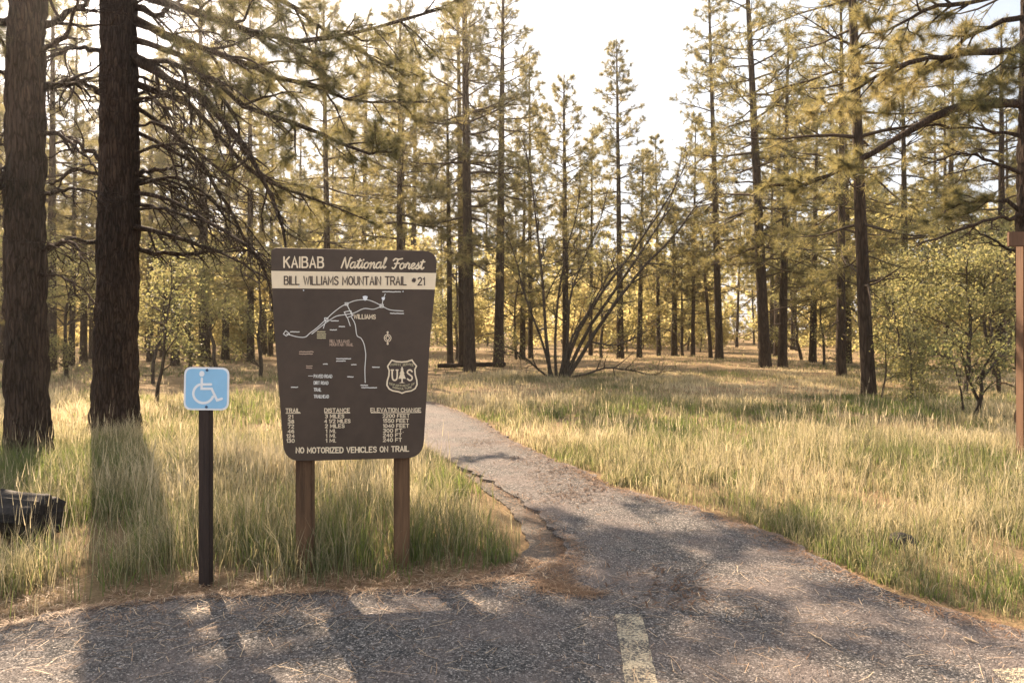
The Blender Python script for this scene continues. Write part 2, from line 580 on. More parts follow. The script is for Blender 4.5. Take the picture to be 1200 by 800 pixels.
# ------------------------------------------------------------------ grass
def grass_band(y0, y1, dens, w, hmin, hmax, rng, blunt=False, tufty=0.0):
    m = .76 * y1 + 1.8
    n = int((y1 - y0) * 2 * m * dens)
    x = rng.uniform(-m, m, n); y = rng.uniform(y0, y1, n)
    keep = np.abs(x) < .76 * y + 1.8
    x, y = x[keep], y[keep]
    # gather into tussocks: most blades belong to one and lean away from its heart
    n = len(x)
    cl_tone, cl_h = np.zeros(n), np.ones(n)
    ra = rng.uniform(0, 6.28, n); rl = np.zeros(n)
    if tufty:
        mcl = max(4, int(n / 42))
        who = rng.integers(0, mcl, n)
        cxs, cys = x[:mcl].copy(), y[:mcl].copy()
        tn, th_ = rng.normal(0, .20, mcl), rng.uniform(.55, 1.2, mcl)
        g = rng.random(n) < .78
        off = np.abs(rng.normal(0, tufty * .42, n))
        x = np.where(g, cxs[who] + np.cos(ra) * off, x); y = np.where(g, cys[who] + np.sin(ra) * off, y)
        cl_tone = np.where(g, tn[who], 0); cl_h = np.where(g, th_[who], rng.uniform(.35, .8, n)); rl = np.where(g, 1.0, 0)
    d = edge_distance(x, y) if y0 < 20 else np.full(len(x), 5.0)
    d = d + (vnoise(x, y, .45, 34) - .5) * .34 * np.clip((x > -.2) * 1.0 + (y > 5) * .6 + .3, 0, 1)
    d = np.where(edge_distance(x, y) < .015, -1, d) if y0 < 20 else d
    left = x < -.2
    near_lot = left & (y < 5.0)
    bare = np.where(near_lot, .62, np.where(x > .5, .06, .16))
    prob = np.clip((d - .02) / bare, 0, 1) ** 1.6
    patch = vnoise(x, y, 1.1, 31) * .6 + vnoise(x, y, .35, 32) * .4
    prob *= np.clip((patch - .22) * 2.6, .05, 1)
    # thinner, needle-covered floor further back
    prob *= np.where(y > 17, np.clip(vnoise(x, y, 4.0, 33) * 2.3 - .45, .04, 1) * np.clip(1.25 - (y - 17) / 22, .3, 1), 1)
    prob *= np.clip((np.abs(x + 3.95) - .45) * 3, 0, 1) ** ((y < 5.3) & (y > 4.75) & (x < -3.1)) 
    keep = rng.random(len(x)) < prob
    x, y, d, patch, cl_tone, cl_h, ra, rl = x[keep], y[keep], d[keep], patch[keep], cl_tone[keep], cl_h[keep], ra[keep], rl[keep]
    n = len(x)
    hn = vnoise(x, y, 1.7, 41)
    h = (hmin + (hmax - hmin) * (.25 + .75 * hn)) * rng.uniform(.5, 1.1, n) * cl_h * np.clip(np.where(x > .5, .5, .32) + d / .8, 0, 1)
    h *= np.where(x > .3, .56, .72)
    # the right verge near the road is lower and greener
    verge = np.clip(1.25 - (y - 3.3) / 2.9, 0, 1) * (x > .5)
    h *= 1 - .40 * verge
    a = rng.uniform(0, 2 * np.pi, n)
    lean = h * (rng.uniform(.06, .55, n) + (rng.random(n) < .16) * rng.uniform(.3, .9, n))
    la = np.where(rl > .5, ra + rng.normal(0, .7, n), rng.uniform(0, 6.28, n))
    bx, by = np.cos(la) * lean, np.sin(la) * lean
    wx, wy = np.cos(a) * w * .5, np.sin(a) * w * .5
    ws = rng.uniform(.6, 1.4, n)
    wx *= ws; wy *= ws
    z = ground_z(x, y) - .01
    tone = np.clip(.47 + (vnoise(x, y, 2.6, 51) - .5) * 1.0 + (vnoise(x, y, .6, 52) - .5) * .5 + rng.normal(0, .20, n) + cl_tone - .75 * verge, 0, 1)
    B0 = np.stack([x - wx, y - wy, z], -1); B1 = np.stack([x + wx, y + wy, z], -1)
    M0 = np.stack([x + bx * .26 - wx * .8, y + by * .26 - wy * .8, z + h * .60], -1)
    M1 = np.stack([x + bx * .26 + wx * .8, y + by * .26 + wy * .8, z + h * .60], -1)
    T = np.stack([x + bx, y + by, z + h * np.clip(1.12 - .55 * (lean / h) ** 1.3, .45, 1.0)], -1)
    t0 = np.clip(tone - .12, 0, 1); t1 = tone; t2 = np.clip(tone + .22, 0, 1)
    if blunt:
        V = np.stack([B0, B1, T], 1).reshape(-1, 3)
        F3 = np.arange(n * 3).reshape(-1, 3)
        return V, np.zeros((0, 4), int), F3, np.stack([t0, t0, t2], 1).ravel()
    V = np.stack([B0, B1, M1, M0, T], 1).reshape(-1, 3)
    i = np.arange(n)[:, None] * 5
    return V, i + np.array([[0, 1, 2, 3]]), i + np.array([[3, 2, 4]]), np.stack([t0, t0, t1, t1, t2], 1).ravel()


def seed_stalks(y0, y1, dens, w, hmin, hmax, rng):
    """taller dry stalks with a feathery head"""
    m = .76 * y1 + 1.8
    n = int((y1 - y0) * 2 * m * dens)
    x = rng.uniform(-m, m, n); y = rng.uniform(y0, y1, n)
    d = edge_distance(x, y)
    keep = (np.abs(x) < .76 * y + 1.8) & (d > .45) & (rng.random(n) < np.clip(vnoise(x, y, 1.4, 61) * 1.8 - .3, 0, 1))
    x, y = x[keep], y[keep]; n = len(x)
    h = rng.uniform(hmin, hmax, n) * np.where((x > .5) & (y < 5.2), .6, 1)
    la = rng.uniform(0, 6.28, n); lean = h * rng.uniform(.05, .3, n)
    z = ground_z(x, y)
    a = rng.uniform(0, 6.28, n)
    V, F3, t = [], [], []
    tip = np.stack([x + np.cos(la) * lean, y + np.sin(la) * lean, z + h], -1)
    base = np.stack([x, y, z], -1)
    s = np.stack([np.cos(a) * w * .5, np.sin(a) * w * .5, np.zeros(n)], -1)
    neck = base * .22 + tip * .78
    V = np.stack([base - s, base + s, tip, neck - s * 2.0, neck + s * 2.0, tip + (tip - base) * .04], 1).reshape(-1, 3)
    i = np.arange(n)[:, None] * 6
    F = np.concatenate([i + np.array([[0, 1, 2]]), i + np.array([[3, 4, 5]])])
    return V, np.zeros((0, 4), int), F, np.repeat(np.clip(rng.normal(.92, .1, n), 0, 1), 6)


def join_bands(name, bands, mat, **props):
    V, F4, F3, T, off = [], [], [], [], 0
    for v, f4, f3, t in bands:
        V.append(v); F4.append(f4 + off); F3.append(f3 + off); T.append(t); off += len(v)
    return obj(name, new_mesh(name, np.concatenate(V), [np.concatenate(F4), np.concatenate(F3)], {'tint': np.concatenate(T)}), mat, kind='stuff', **props)


g = np.random.default_rng(101)
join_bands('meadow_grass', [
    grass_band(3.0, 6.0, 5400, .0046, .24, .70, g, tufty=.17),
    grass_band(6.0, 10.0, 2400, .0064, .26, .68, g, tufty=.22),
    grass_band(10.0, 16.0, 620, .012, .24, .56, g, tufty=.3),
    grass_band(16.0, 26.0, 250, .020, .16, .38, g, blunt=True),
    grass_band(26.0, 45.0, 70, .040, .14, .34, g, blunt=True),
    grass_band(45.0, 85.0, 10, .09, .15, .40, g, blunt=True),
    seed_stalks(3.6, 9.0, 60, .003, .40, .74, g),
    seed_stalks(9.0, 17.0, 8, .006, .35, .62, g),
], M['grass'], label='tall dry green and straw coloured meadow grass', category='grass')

# ------------------------------------------------------------------ dry needles and litter
def litter(n, sampler, length, width, z, rng, tint=(.5, .2), tilt=.10):
    x, y = sampler(n)
    n = len(x)
    a = rng.uniform(0, 6.28, n); L = rng.uniform(.5, 1.2, n) * length
    dz = rng.normal(0, tilt, n)
    d = np.stack([np.cos(a), np.sin(a), dz], -1) * L[:, None]
    s = np.stack([-np.sin(a), np.cos(a), np.zeros(n)], -1) * width * .5
    zz = z(x, y) + np.abs(dz) * L * .5 + rng.uniform(.001, .012, n)
    p = np.stack([x, y, zz], -1)
    bow = np.stack([-np.sin(a), np.cos(a), np.zeros(n)], -1) * (rng.normal(0, .03, n) * L)[:, None]
    V = np.stack([p - d / 2 - s, p - d / 2 + s, p + bow + s, p + bow - s, p + d / 2 + s, p + d / 2 - s], 1).reshape(-1, 3)
    i = np.arange(n)[:, None] * 6
    F = np.concatenate([i + np.array([[0, 1, 2, 3]]), i + np.array([[3, 2, 4, 5]])])
    t = np.clip(rng.normal(tint[0], tint[1], n), 0, 1)
    return V, F, np.zeros((0, 3), int), np.repeat(t, 6)


def along_edge(poly, spread_in, spread_out, rng):
    P = np.array(poly)
    seg = np.linalg.norm(np.diff(P, axis=0), axis=1); cum = np.concatenate([[0], np.cumsum(seg)])
    def f(n):
        s = rng.uniform(0, cum[-1], n)
        k = np.clip(np.searchsorted(cum, s) - 1, 0, len(seg) - 1)
        t = (s - cum[k]) / seg[k]
        p = P[k] * (1 - t[:, None]) + P[k + 1] * t[:, None]
        d = (P[k + 1] - P[k]) / seg[k][:, None]
        nrm = np.stack([-d[:, 1], d[:, 0]], -1)
        off = np.where(rng.random(n) < .8, np.abs(rng.normal(0, spread_out, n)), -np.abs(rng.normal(0, spread_in, n)))
        q = p + nrm * off[:, None]
        return q[:, 0], q[:, 1]
    return f


def top_z(x, y):
    on = inside(x, y, ASPH); on2 = inside(x, y, SHOULDER)
    return np.where(on, .040, np.where(on2, .012, ground_z(x, y) + .004))


lot_edge = [e for e in LEFT_EDGE[:11]]
path_edge_r = RIGHT_EDGE[2:][::-1]
g = np.random.default_rng(202)
pile = np.array(on_ground(668, 668))
def pile_s(n):
    t = g.uniform(0, 1, n)
    c = np.stack([np.interp(t, [0, .45, .7, 1], [on_ground(640, 700)[0], on_ground(655, 680)[0], on_ground(668, 655)[0], on_ground(655, 634)[0]]),
                  np.interp(t, [0, .45, .7, 1], [on_ground(640, 700)[1], on_ground(655, 680)[1], on_ground(668, 655)[1], on_ground(655, 634)[1]])], -1)
    return c[:, 0] + g.normal(0, .07, n), c[:, 1] + g.normal(0, .06, n)
def pile2_s(n):
    t = g.uniform(0, 1, n)
    a, b = np.array(on_ground(640, 690)), np.array(on_ground(695, 705))
    return a[0] * (1 - t) + b[0] * t + g.normal(0, .05, n), a[1] * (1 - t) + b[1] * t + g.normal(0, .035, n)
def uniform_lot(n):
    x = g.uniform(-4.5, 4.5, n); y = g.uniform(2.2, 4.6, n) ** 1.0
    ok = inside(x, y, ASPH) & (g.random(n) < np.clip(vnoise(x, y, .8, 71) * 1.6 - .2 + (x < .6) * .35, .05, 1))
    return x[ok], y[ok]
def uniform_path(n):
    x = g.uniform(-3, 4.5, n); y = g.uniform(4, 14, n)
    ok = inside(x, y, ASPH) & (g.random(n) < np.clip(vnoise(x, y, .9, 72) * 1.5 - .4, .02, 1))
    return x[ok], y[ok]
def dark_spots(n):
    c = [on_ground(*p) for p in ((640, 562), (668, 556), (690, 580), (655, 585), (620, 545), (560, 522), (700, 566), (788, 695))]
    k = g.integers(0, len(c), n)
    c = np.array(c)[k]
    return c[:, 0] + g.normal(0, .16, n), c[:, 1] + g.normal(0, .22, n)
def left_strip(n):
    x, y = along_edge(lot_edge, .05, .26, g)(n)
    return x, y
join_bands('pine_straw_litter', [
    litter(7000, left_strip, .05, .0030, top_z, g, (.5, .28), .16),
    litter(2600, along_edge(lot_edge, .30, .45, g), .10, .003, top_z, g, (.55, .25), .12),
    litter(900, pile_s, .075, .003, top_z, g, (.40, .22), .07),
    litter(600, pile2_s, .075, .003, top_z, g, (.45, .22), .07),
    litter(5000, along_edge(path_edge_r, .14, .12, g), .06, .0038, top_z, g, (.38, .2), .18),
    litter(1500, along_edge(LEFT_EDGE[11:], .05, .12, g), .08, .004, top_z, g, (.4, .2), .15),
    litter(2600, uniform_lot, .055, .0022, top_z, g, (.7, .22), .03),
    litter(900, uniform_lot, .13, .0026, top_z, g, (.85, .16), .03),
    litter(1600, dark_spots, .035, .010, top_z, g, (.02, .04), .25),
    litter(1800, uniform_path, .06, .004, top_z, g, (.45, .25), .05),
], M['straw'], label='fallen orange pine needles along the asphalt edges', category='pine needles')

# loose crumbs of stone on the asphalt
g = np.random.default_rng(303)
def stones(n, sampler, r0, r1):
    x, y = sampler(n); n = len(x)
    r = g.uniform(r0, r1, n) * g.uniform(.6, 1, n)
    dirs = np.array([[1, 0, 0], [0, 1, 0], [-1, 0, 0], [0, -1, 0], [0, 0, 1.0]])
    rot = g.uniform(0, 6.28, n)
    c, s = np.cos(rot), np.sin(rot)
    R = np.zeros((n, 3, 3)); R[:, 0, 0] = c; R[:, 0, 1] = -s; R[:, 1, 0] = s; R[:, 1, 1] = c; R[:, 2, 2] = 1
    V = np.einsum('nij,kj->nki', R, dirs) * (r[:, None, None] * g.uniform(.7, 1.25, (n, 5, 1)))
    V[:, :, 2] *= .8
    V += np.stack([x, y, top_z(x, y) - .003], -1)[:, None, :]
    i = np.arange(n)[:, None] * 5
    F = np.concatenate([i + np.array([q]) for q in ([0, 1, 4], [1, 2, 4], [2, 3, 4], [3, 0, 4])])
    return V.reshape(-1, 3), np.zeros((0, 4), int), F, np.repeat(g.uniform(0, 1, n), 5)
def gravel_lot(n):
    x = g.uniform(-4, 4, n); y = g.uniform(2.4, 6.5, n)
    ok = (inside(x, y, ASPH) | inside(x, y, SHOULDER))
    return x[ok], y[ok]
def gravel_path(n):
    x = g.uniform(-3, 3.5, n); y = g.uniform(5.5, 12, n)
    ok = inside(x, y, ASPH) & (g.random(n) < .25 + .75 * vnoise(x, y, .7, 81))
    return x[ok], y[ok]
m, nt, out = mat_new('loose_gravel')
ta = N(nt, 'ShaderNodeAttribute', attribute_name='tint')
principled(nt, out, ramp(nt, ta.outputs['Fac'], [(0, (.045, .043, .042)), (.5, (.11, .10, .095)), (.85, (.20, .18, .165)), (1, (.42, .38, .34))]), .85, .25)
join_bands('loose_gravel', [stones(30000, gravel_lot, .0025, .0065), stones(9000, gravel_path, .004, .010)], m,
           label='loose grey gravel crumbs on the asphalt', category='gravel')

# ------------------------------------------------------------------ lettering: a routed stroke alphabet
GLYPH = {
 'A': '0,0 1.9,6 3.8,0|.65,2 3.15,2', 'B': '0,0 0,6 2.4,6 3.3,5.5 3.4,4.4 2.6,3.3 0,3.2|2.6,3.3 3.6,2.5 3.7,1 2.8,.1 0,0',
 'C': '3.6,4.8 2.9,5.8 1.8,6 .6,5.4 0,4 0,2 .6,.6 1.8,0 2.9,.2 3.6,1.2', 'D': '0,0 0,6 2,6 3.2,5.2 3.7,3.8 3.7,2.2 3.2,.8 2,0 0,0',
 'E': '3.4,0 0,0 0,6 3.4,6|0,3.1 2.7,3.1', 'F': '0,0 0,6 3.4,6|0,3.1 2.7,3.1', 'G': '3.6,4.8 2.9,5.8 1.8,6 .6,5.4 0,4 0,2 .6,.6 1.8,0 3,.2 3.7,1.2 3.7,2.7 2.2,2.7',
 'H': '0,0 0,6|3.6,0 3.6,6|0,3.1 3.6,3.1', 'I': '0,0 0,6', 'K': '0,0 0,6|3.5,6 0,2.6|1.2,3.8 3.7,0', 'L': '0,6 0,0 3.2,0',
 'M': '0,0 0,6 2.2,1.6 4.4,6 4.4,0', 'N': '0,0 0,6 3.7,0 3.7,6', 'O': '1.9,6 .7,5.5 0,4 0,2 .7,.5 1.9,0 3.1,.5 3.8,2 3.8,4 3.1,5.5 1.9,6',
 'P': '0,0 0,6 2.5,6 3.5,5.4 3.6,4 2.7,3 0,2.9', 'R': '0,0 0,6 2.5,6 3.5,5.4 3.6,4.1 2.7,3.1 0,3|2,3 3.7,0',
 'S': '3.4,5 2.6,5.9 1.2,5.9 .2,5.1 .3,4 1.2,3.3 2.6,2.8 3.5,2 3.4,.9 2.5,.1 1.1,0 .1,.9', 'T': '0,6 3.8,6|1.9,6 1.9,0', 'U': '0,6 0,1.6 .8,.3 1.9,0 3,.3 3.7,1.6 3.7,6',
 'V': '0,6 1.9,0 3.8,6', 'W': '0,6 1.3,0 2.6,5 3.9,0 5.2,6', 'Z': '0,6 3.5,6 0,0 3.6,0', 'Y': '0,6 1.8,3 3.6,6|1.8,3 1.8,0',
 '0': '1.7,6 .6,5.4 0,4 0,2 .6,.6 1.7,0 2.8,.6 3.4,2 3.4,4 2.8,5.4 1.7,6', '1': '.1,4.8 1.2,6 1.2,0', '2': '.1,4.8 .8,5.8 2.2,6 3.2,5.2 3.1,3.8 1.6,2 0,0 3.4,0',
 '3': '.2,5.4 1.4,6 2.8,5.6 3.2,4.6 2.6,3.4 1.4,3.2|2.6,3.3 3.4,2 3,.6 1.6,0 .1,.7', '4': '2.7,0 2.7,6 0,2 3.6,2', '5': '3.2,6 .5,6 .3,3.4 1.8,3.8 3,3.2 3.4,2 2.8,.6 1.4,0 .1,.6',
 '6': '3,5.6 1.8,6 .6,5 0,3 .1,1.4 1,.1 2.2,0 3.2,.9 3.2,2.3 2.4,3.3 1,3.2 .1,2.2', '7': '0,6 3.4,6 1.2,0', '8': '1.7,3.2 .4,4 .5,5.4 1.7,6 2.9,5.4 3,4 1.7,3.2 .2,2.2 .1,.9 1.7,0 3.3,.9 3.2,2.2 1.7,3.2',
 '.': '0,0 .25,.1', '#': '.9,1 1.4,5.4|2.3,1 2.8,5.4|.2,4 3.4,4|0,2.4 3.2,2.4', '/': '0,0 2.2,6',
}
GW = {k: max(float(p.split(',')[0]) for s in v.split('|') for p in s.split()) for k, v in GLYPH.items()}


def text_strokes(s, gap=1.5, space=2.6):
    out, x = [], 0.0
    for ch in s:
        if ch == ' ':
            x += space; continue
        for st_ in GLYPH[ch].split('|'):
            out.append([(x + float(p.split(',')[0]), float(p.split(',')[1])) for p in st_.split()])
        x += GW[ch] + gap
    return out, x - gap


def fit_text(s, x0, x1, yb0, yb1, h, gap=1.5, space=2.6):
    """strokes in photo pixels: from x0 to x1, baseline yb0 to yb1, cap height h"""
    st_, W = text_strokes(s, gap, space)
    return [[(x0 + (x1 - x0) * x / W, yb0 + (yb1 - yb0) * x / W - h * y / 6) for x, y in q] for q in st_]


class Face:
    """a flat sign face: photo pixels are carried to the plane along the line of sight and kept as local coordinates"""
    def __init__(self, origin, yaw):
        self.o = Vector(origin)
        self.ux = Vector((math.cos(yaw), math.sin(yaw), 0))
        self.n = Vector((math.sin(yaw), -math.cos(yaw), 0))
        self.yaw = yaw

    def uv(self, px, py):
        d = Vector(((px - 600) / FPX, 1, (HORIZON - py) / FPX))
        c = Vector((0, 0, CAM_H))
        t = (self.o - c).dot(self.n) / d.dot(self.n)
        p = c + d * t - self.o
        return p.dot(self.ux), p.z


def ribbon(bm, pts, w, y):
    """flat rounded stroke in the local x,z plane at depth y"""
    P = [Vector((a, b)) for a, b in pts]
    Q = [P[0]]
    for p in P[1:]:
        if (p - Q[-1]).length > 1e-5:
            Q.append(p)
    closed = (Q[0] - Q[-1]).length < 1e-4 and len(Q) > 3
    if len(Q) < 2:
        return
    n = len(Q)
    L, R = [], []
    for i in range(n):
        if closed and i in (0, n - 1):
            d0 = (Q[-1] - Q[-2]).normalized(); d1 = (Q[1] - Q[0]).normalized()
        else:
            d0 = (Q[i] - Q[i - 1]).normalized() if i else (Q[1] - Q[0]).normalized()
            d1 = (Q[i + 1] - Q[i]).normalized() if i < n - 1 else d0
        t = (d0 + d1)
        t = t.normalized() if t.length > 1e-4 else d1
        nr = Vector((-t.y, t.x))
        c = max(.5, abs(t.dot(d1)))
        L.append(Q[i] + nr * w * .5 / c); R.append(Q[i] - nr * w * .5 / c)
    ring = list(L)
    if not closed:
        d = (Q[-1] - Q[-2]).normalized()
        for a in (60, 30, 0, -30, -60):
            r_ = math.radians(a)
            ring.append(Q[-1] + (d * math.cos(r_) + Vector((-d.y, d.x)) * math.sin(r_)) * w * .5)
        d0 = -(Q[1] - Q[0]).normalized()
        cap0 = []
        for a in (60, 30, 0, -30, -60):
            r_ = math.radians(a)
            cap0.append(Q[0] + (d0 * math.cos(r_) + Vector((-d0.y, d0.x)) * math.sin(r_)) * w * .5)
    lv = [bm.verts.new((p.x, y, p.y)) for p in L]
    rv = [bm.verts.new((p.x, y, p.y)) for p in R]
    for i in range(n - 1):
        bm.faces.new((lv[i], rv[i], rv[i + 1], lv[i + 1]))
    if not closed:
        e = [bm.verts.new((p.x, y, p.y)) for p in ring[n:]]
        bm.faces.new([lv[-1], rv[-1]] + e[::-1])
        s = [bm.verts.new((p.x, y, p.y)) for p in cap0]
        bm.faces.new([rv[0], lv[0]] + s[::-1])


def text_parts(items, face, w_px, mat, parent, y0=-.003):
    for it in items:
        stroke_part('lettering', it, face, w_px, mat, parent, y0)


def stroke_part(name, strokes, face, w_px, mat, parent, y0=-.003, label=None):
    bm = bmesh.new()
    scale = (face.uv(410, 400)[0] - face.uv(400, 400)[0]) / 10
    for i, q in enumerate(strokes):
        ribbon(bm, [face.uv(*p) for p in q], w_px * scale, y0 - .0003 * (i % 5))
    bmesh.ops.recalc_face_normals(bm, faces=bm.faces[:])
    for f in bm.faces:
        if f.normal.y > 0:
            f.normal_flip()
    o = obj(name, bm_mesh(name, bm), mat, parent)
    if label:
        o['label'] = label
    if name == 'worn_print':
        o['kind'] = 'stuff'
    return o


def plate(name, outline, y_front, thick, mat, parent, bevel=0.0):
    """a flat plate from an outline of local (x,z) points, front at y_front"""
    bm = bmesh.new()
    f = bm.faces.new([bm.verts.new((a, y_front, b)) for a, b in outline])
    bm.normal_update()
    if f.normal.y > 0:
        f.normal_flip()
    r = bmesh.ops.extrude_face_region(bm, geom=[f])
    for v in [x for x in r['geom'] if isinstance(x, bmesh.types.BMVert)]:
        v.co.y += thick
    bmesh.ops.recalc_face_normals(bm, faces=bm.faces[:])
    if bevel:
        es = [e for e in bm.edges if len(e.link_faces) == 2 and e.calc_face_angle(0) > .8]
        bmesh.ops.bevel(bm, geom=es, offset=bevel, segments=2, affect='EDGES', profile=.6)
    return obj(name, bm_mesh(name, bm), mat, parent)


def box_bm(bm, lo, hi, bevel=0.0):
    r = bmesh.ops.create_cube(bm, size=1.0)
    for v in r['verts']:
        v.co = Vector([(lo[i] + hi[i]) / 2 + v.co[i] * (hi[i] - lo[i]) for i in range(3)])
    if bevel:
        es = list({e for v in r['verts'] for e in v.link_edges})
        bmesh.ops.bevel(bm, geom=es, offset=bevel, segments=2, affect='EDGES')


def round_corners(corners, seg=6):
    """corners: list of (x, y, radius) in order; returns points"""
    out = []
    n = len(corners)
    for i, (x, y, r) in enumerate(corners):
        p = Vector((x, y)); a = Vector(corners[i - 1][:2]); b = Vector(corners[(i + 1) % n][:2])
        if r <= 0:
            out.append((x, y)); continue
        da = (a - p).normalized(); db = (b - p).normalized()
        for k in range(seg + 1):
            t = k / seg
            s = p + da * r; e = p + db * r
            q = s * (1 - t) ** 2 + p * 2 * t * (1 - t) + e * t * t
            out.append((q.x, q.y))
    return out


def bolt_mesh(name, r, h):
    bm = bmesh.new()
    bmesh.ops.create_cone(bm, cap_ends=True, segments=12, radius1=r, radius2=r * .7, depth=h)
    bmesh.ops.rotate(bm, verts=bm.verts[:], matrix=__import__('mathutils').Matrix.Rotation(math.radians(90), 3, 'X'))
    return bm_mesh(name, bm)


# ------------------------------------------------------------------ the trail board
BY = 4.55
YAW = math.radians(7.0)
fc = Face((at(415, 538, BY).x, BY, 0), YAW)
board = thing('trail_sign', 'brown wooden trail map board with cream band on two posts beside the path', 'sign', fc.o, YAW)
corners = [(317.2, 290.3, 7), (512.8, 294, 17), (509.6, 341, 0), (503.8, 400, 0), (495.6, 536.3, 20), (333.2, 540.5, 20), (322.4, 400, 0), (319, 345, 0)]
outline = [fc.uv(*p) for p in round_corners(corners)]
plate('panel', outline, 0, .035, M['brown_paint'], board, .003)
band = [fc.uv(*p) for p in [(317.9, 317.4), (511.3, 319.9), (509.7, 339.2), (318.9, 337.8)]]
bandp = plate('cream_band', band, -.003, .004, M['cream'], board)
bandp['label'] = 'cream painted band with dark trail name'
stroke_part('lettering', fit_text('KAIBAB', 333, 379, 313.2, 313.6, 12, 1.6), fc, 1.9, M['cream'], board)
text_parts([fit_text('BILL WILLIAMS MOUNTAIN TRAIL', 333.4, 476, 333.3, 333.8, 9.4, 1.4, 3.2), fit_text('#', 483, 487, 331.2, 331.2, 5.5), fit_text('21', 490, 497.5, 333.9, 333.9, 8.6)], fc, 1.35, M['letter_dark'], bandp, -.0052)


def script_word(letters, x0, x1, yb0, yb1, h):
    """connected script letters; each letter: (strokes, advance); y up, x-height 3, cap 6"""
    x = 0; sts = []
    for st_, adv in letters:
        for q in st_:
            P = smooth_path(np.array(q, dtype=float), max(6, len(q) * 4)) if len(q) > 2 else np.array(q, dtype=float)
            sts.append([(x + a + .18 * b, b) for a, b in P])
        x += adv
    W = x
    return [[(x0 + (x1 - x0) * a / W, yb0 + (yb1 - yb0) * a / W - h * b / 6) for a, b in q] for q in sts]


SCR = {
 'N': ([[(0, .2), (.3, 2.5), (.7, 5.7), (1.0, 5.2), (1.8, 2.4), (2.5, .2), (2.8, .6), (3.0, 3), (3.3, 5.8), (3.9, 5.9)]], 4.0),
 'a': ([[(2.2, 3.2), (1.0, 3.4), (.2, 2.2), (.2, .8), (.9, .1), (1.8, .9), (2.2, 3.2), (2.15, 1.0), (2.5, .1), (3.1, .8)]], 3.0),
 't': ([[(0, .8), (.7, 3), (1.1, 5.2)], [(1.1, 5.2), (.8, 2), (.9, .4), (1.5, .1), (2.1, .9)], [(.1, 4.1), (2.0, 4.3)]], 2.0),
 'i': ([[(0, .8), (.6, 3.2), (.5, 1), (.9, .1), (1.5, .8)], [(.75, 4.7), (.85, 4.9)]], 1.5),
 'o': ([[(1.5, 3.3), (.5, 2.8), (.2, 1.3), (.8, .1), (1.8, .5), (2.1, 2.2), (1.5, 3.3), (1.9, 2.7), (2.9, 2.9)]], 2.8),
 'n': ([[(0, 2.6), (.4, 3.2), (.5, 1.5), (.4, .1), (.9, 2.2), (1.7, 3.3), (2.1, 2.4), (2.0, .8), (2.4, .1), (3.0, .8)]], 3.0),
 'l': ([[(0, .8), (.9, 3.2), (1.3, 5.6), (.9, 6), (.6, 4.6), (.6, 1.4), (1.0, .1), (1.8, .9)]], 1.9),
 'F': ([[(-.2, 4.9), (.6, 5.9), (2.2, 5.6), (4.0, 6.0)], [(2.0, 5.6), (1.7, 3), (1.3, .8), (.6, .1), (0, .6)], [(.7, 3.0), (2.9, 3.3)]], 3.4),
 'r': ([[(0, .8), (.6, 3.2), (.9, 3.6), (1.0, 3), (1.8, 3.0), (1.7, 1), (2.1, .1), (2.6, .8)]], 2.6),
 'e': ([[(0, .9), (1.2, 1.8), (1.8, 2.9), (1.1, 3.4), (.3, 2.3), (.4, .8), (1.2, .1), (2.3, .9)]], 2.3),
 's': ([[(0, .8), (.9, 2.4), (1.2, 3.5), (1.4, 2.4), (1.7, 1.2), (1.2, .1), (.3, .4)], [(1.2, .1), (2.2, .8)]], 2.1),
}
stroke_part('lettering', script_word([SCR[c] for c in 'National'], 400, 452, 314.2, 314.4, 12.2), fc, 1.75, M['cream'], board)
stroke_part('lettering', script_word([SCR[c] for c in 'Forest'], 459.5, 496, 315, 315.4, 12), fc, 1.75, M['cream'], board)


def z1(pts):
    return [(300 + a / 5.217, 280 + b / 5.217) for a, b in pts]


def z2(pts):
    return [(300 + a / 5.217, 400 + b / 5.217) for a, b in pts]


def sm(pts, n=None):
    P = smooth_path(np.array(pts, dtype=float), n or len(pts) * 4)
    return [tuple(p) for p in P]


roads = [sm(z1([(188, 580), (250, 597), (300, 599), (330, 575), (370, 545), (430, 490), (470, 452), (520, 414), (555, 397), (605, 377), (670, 371), (720, 384), (770, 409), (820, 433), (900, 440)])),
         sm(z1([(342, 580), (400, 533), (440, 503), (490, 472), (545, 462), (600, 452), (660, 425), (720, 429), (770, 409)])),
         sm(z1([(555, 397), (574, 438), (585, 464)])), z1([(540, 446), (580, 438), (592, 468), (556, 480), (540, 446)]),
         sm(z1([(583, 476), (606, 520), (617, 588), (642, 606), (660, 640), (668, 680)]) + z2([(671, 90), (666, 170), (668, 250)])),
         z1([(560, 482), (576, 530)]), z1([(770, 409), (776, 372), (790, 336)]), z1([(430, 490), (412, 545)]),
         z1([(168, 580), (182, 560), (205, 578), (185, 592), (168, 580)]), z1([(420, 482), (440, 482), (440, 500), (420, 500), (420, 482)]), z1([(545, 390), (565, 390), (562, 406), (545, 404), (545, 390)]), z1([(758, 400), (778, 400), (778, 418), (758, 418), (758, 400)])]
stroke_part('map_lines', roads, fc, .95, M['map_white'], board, -.002)
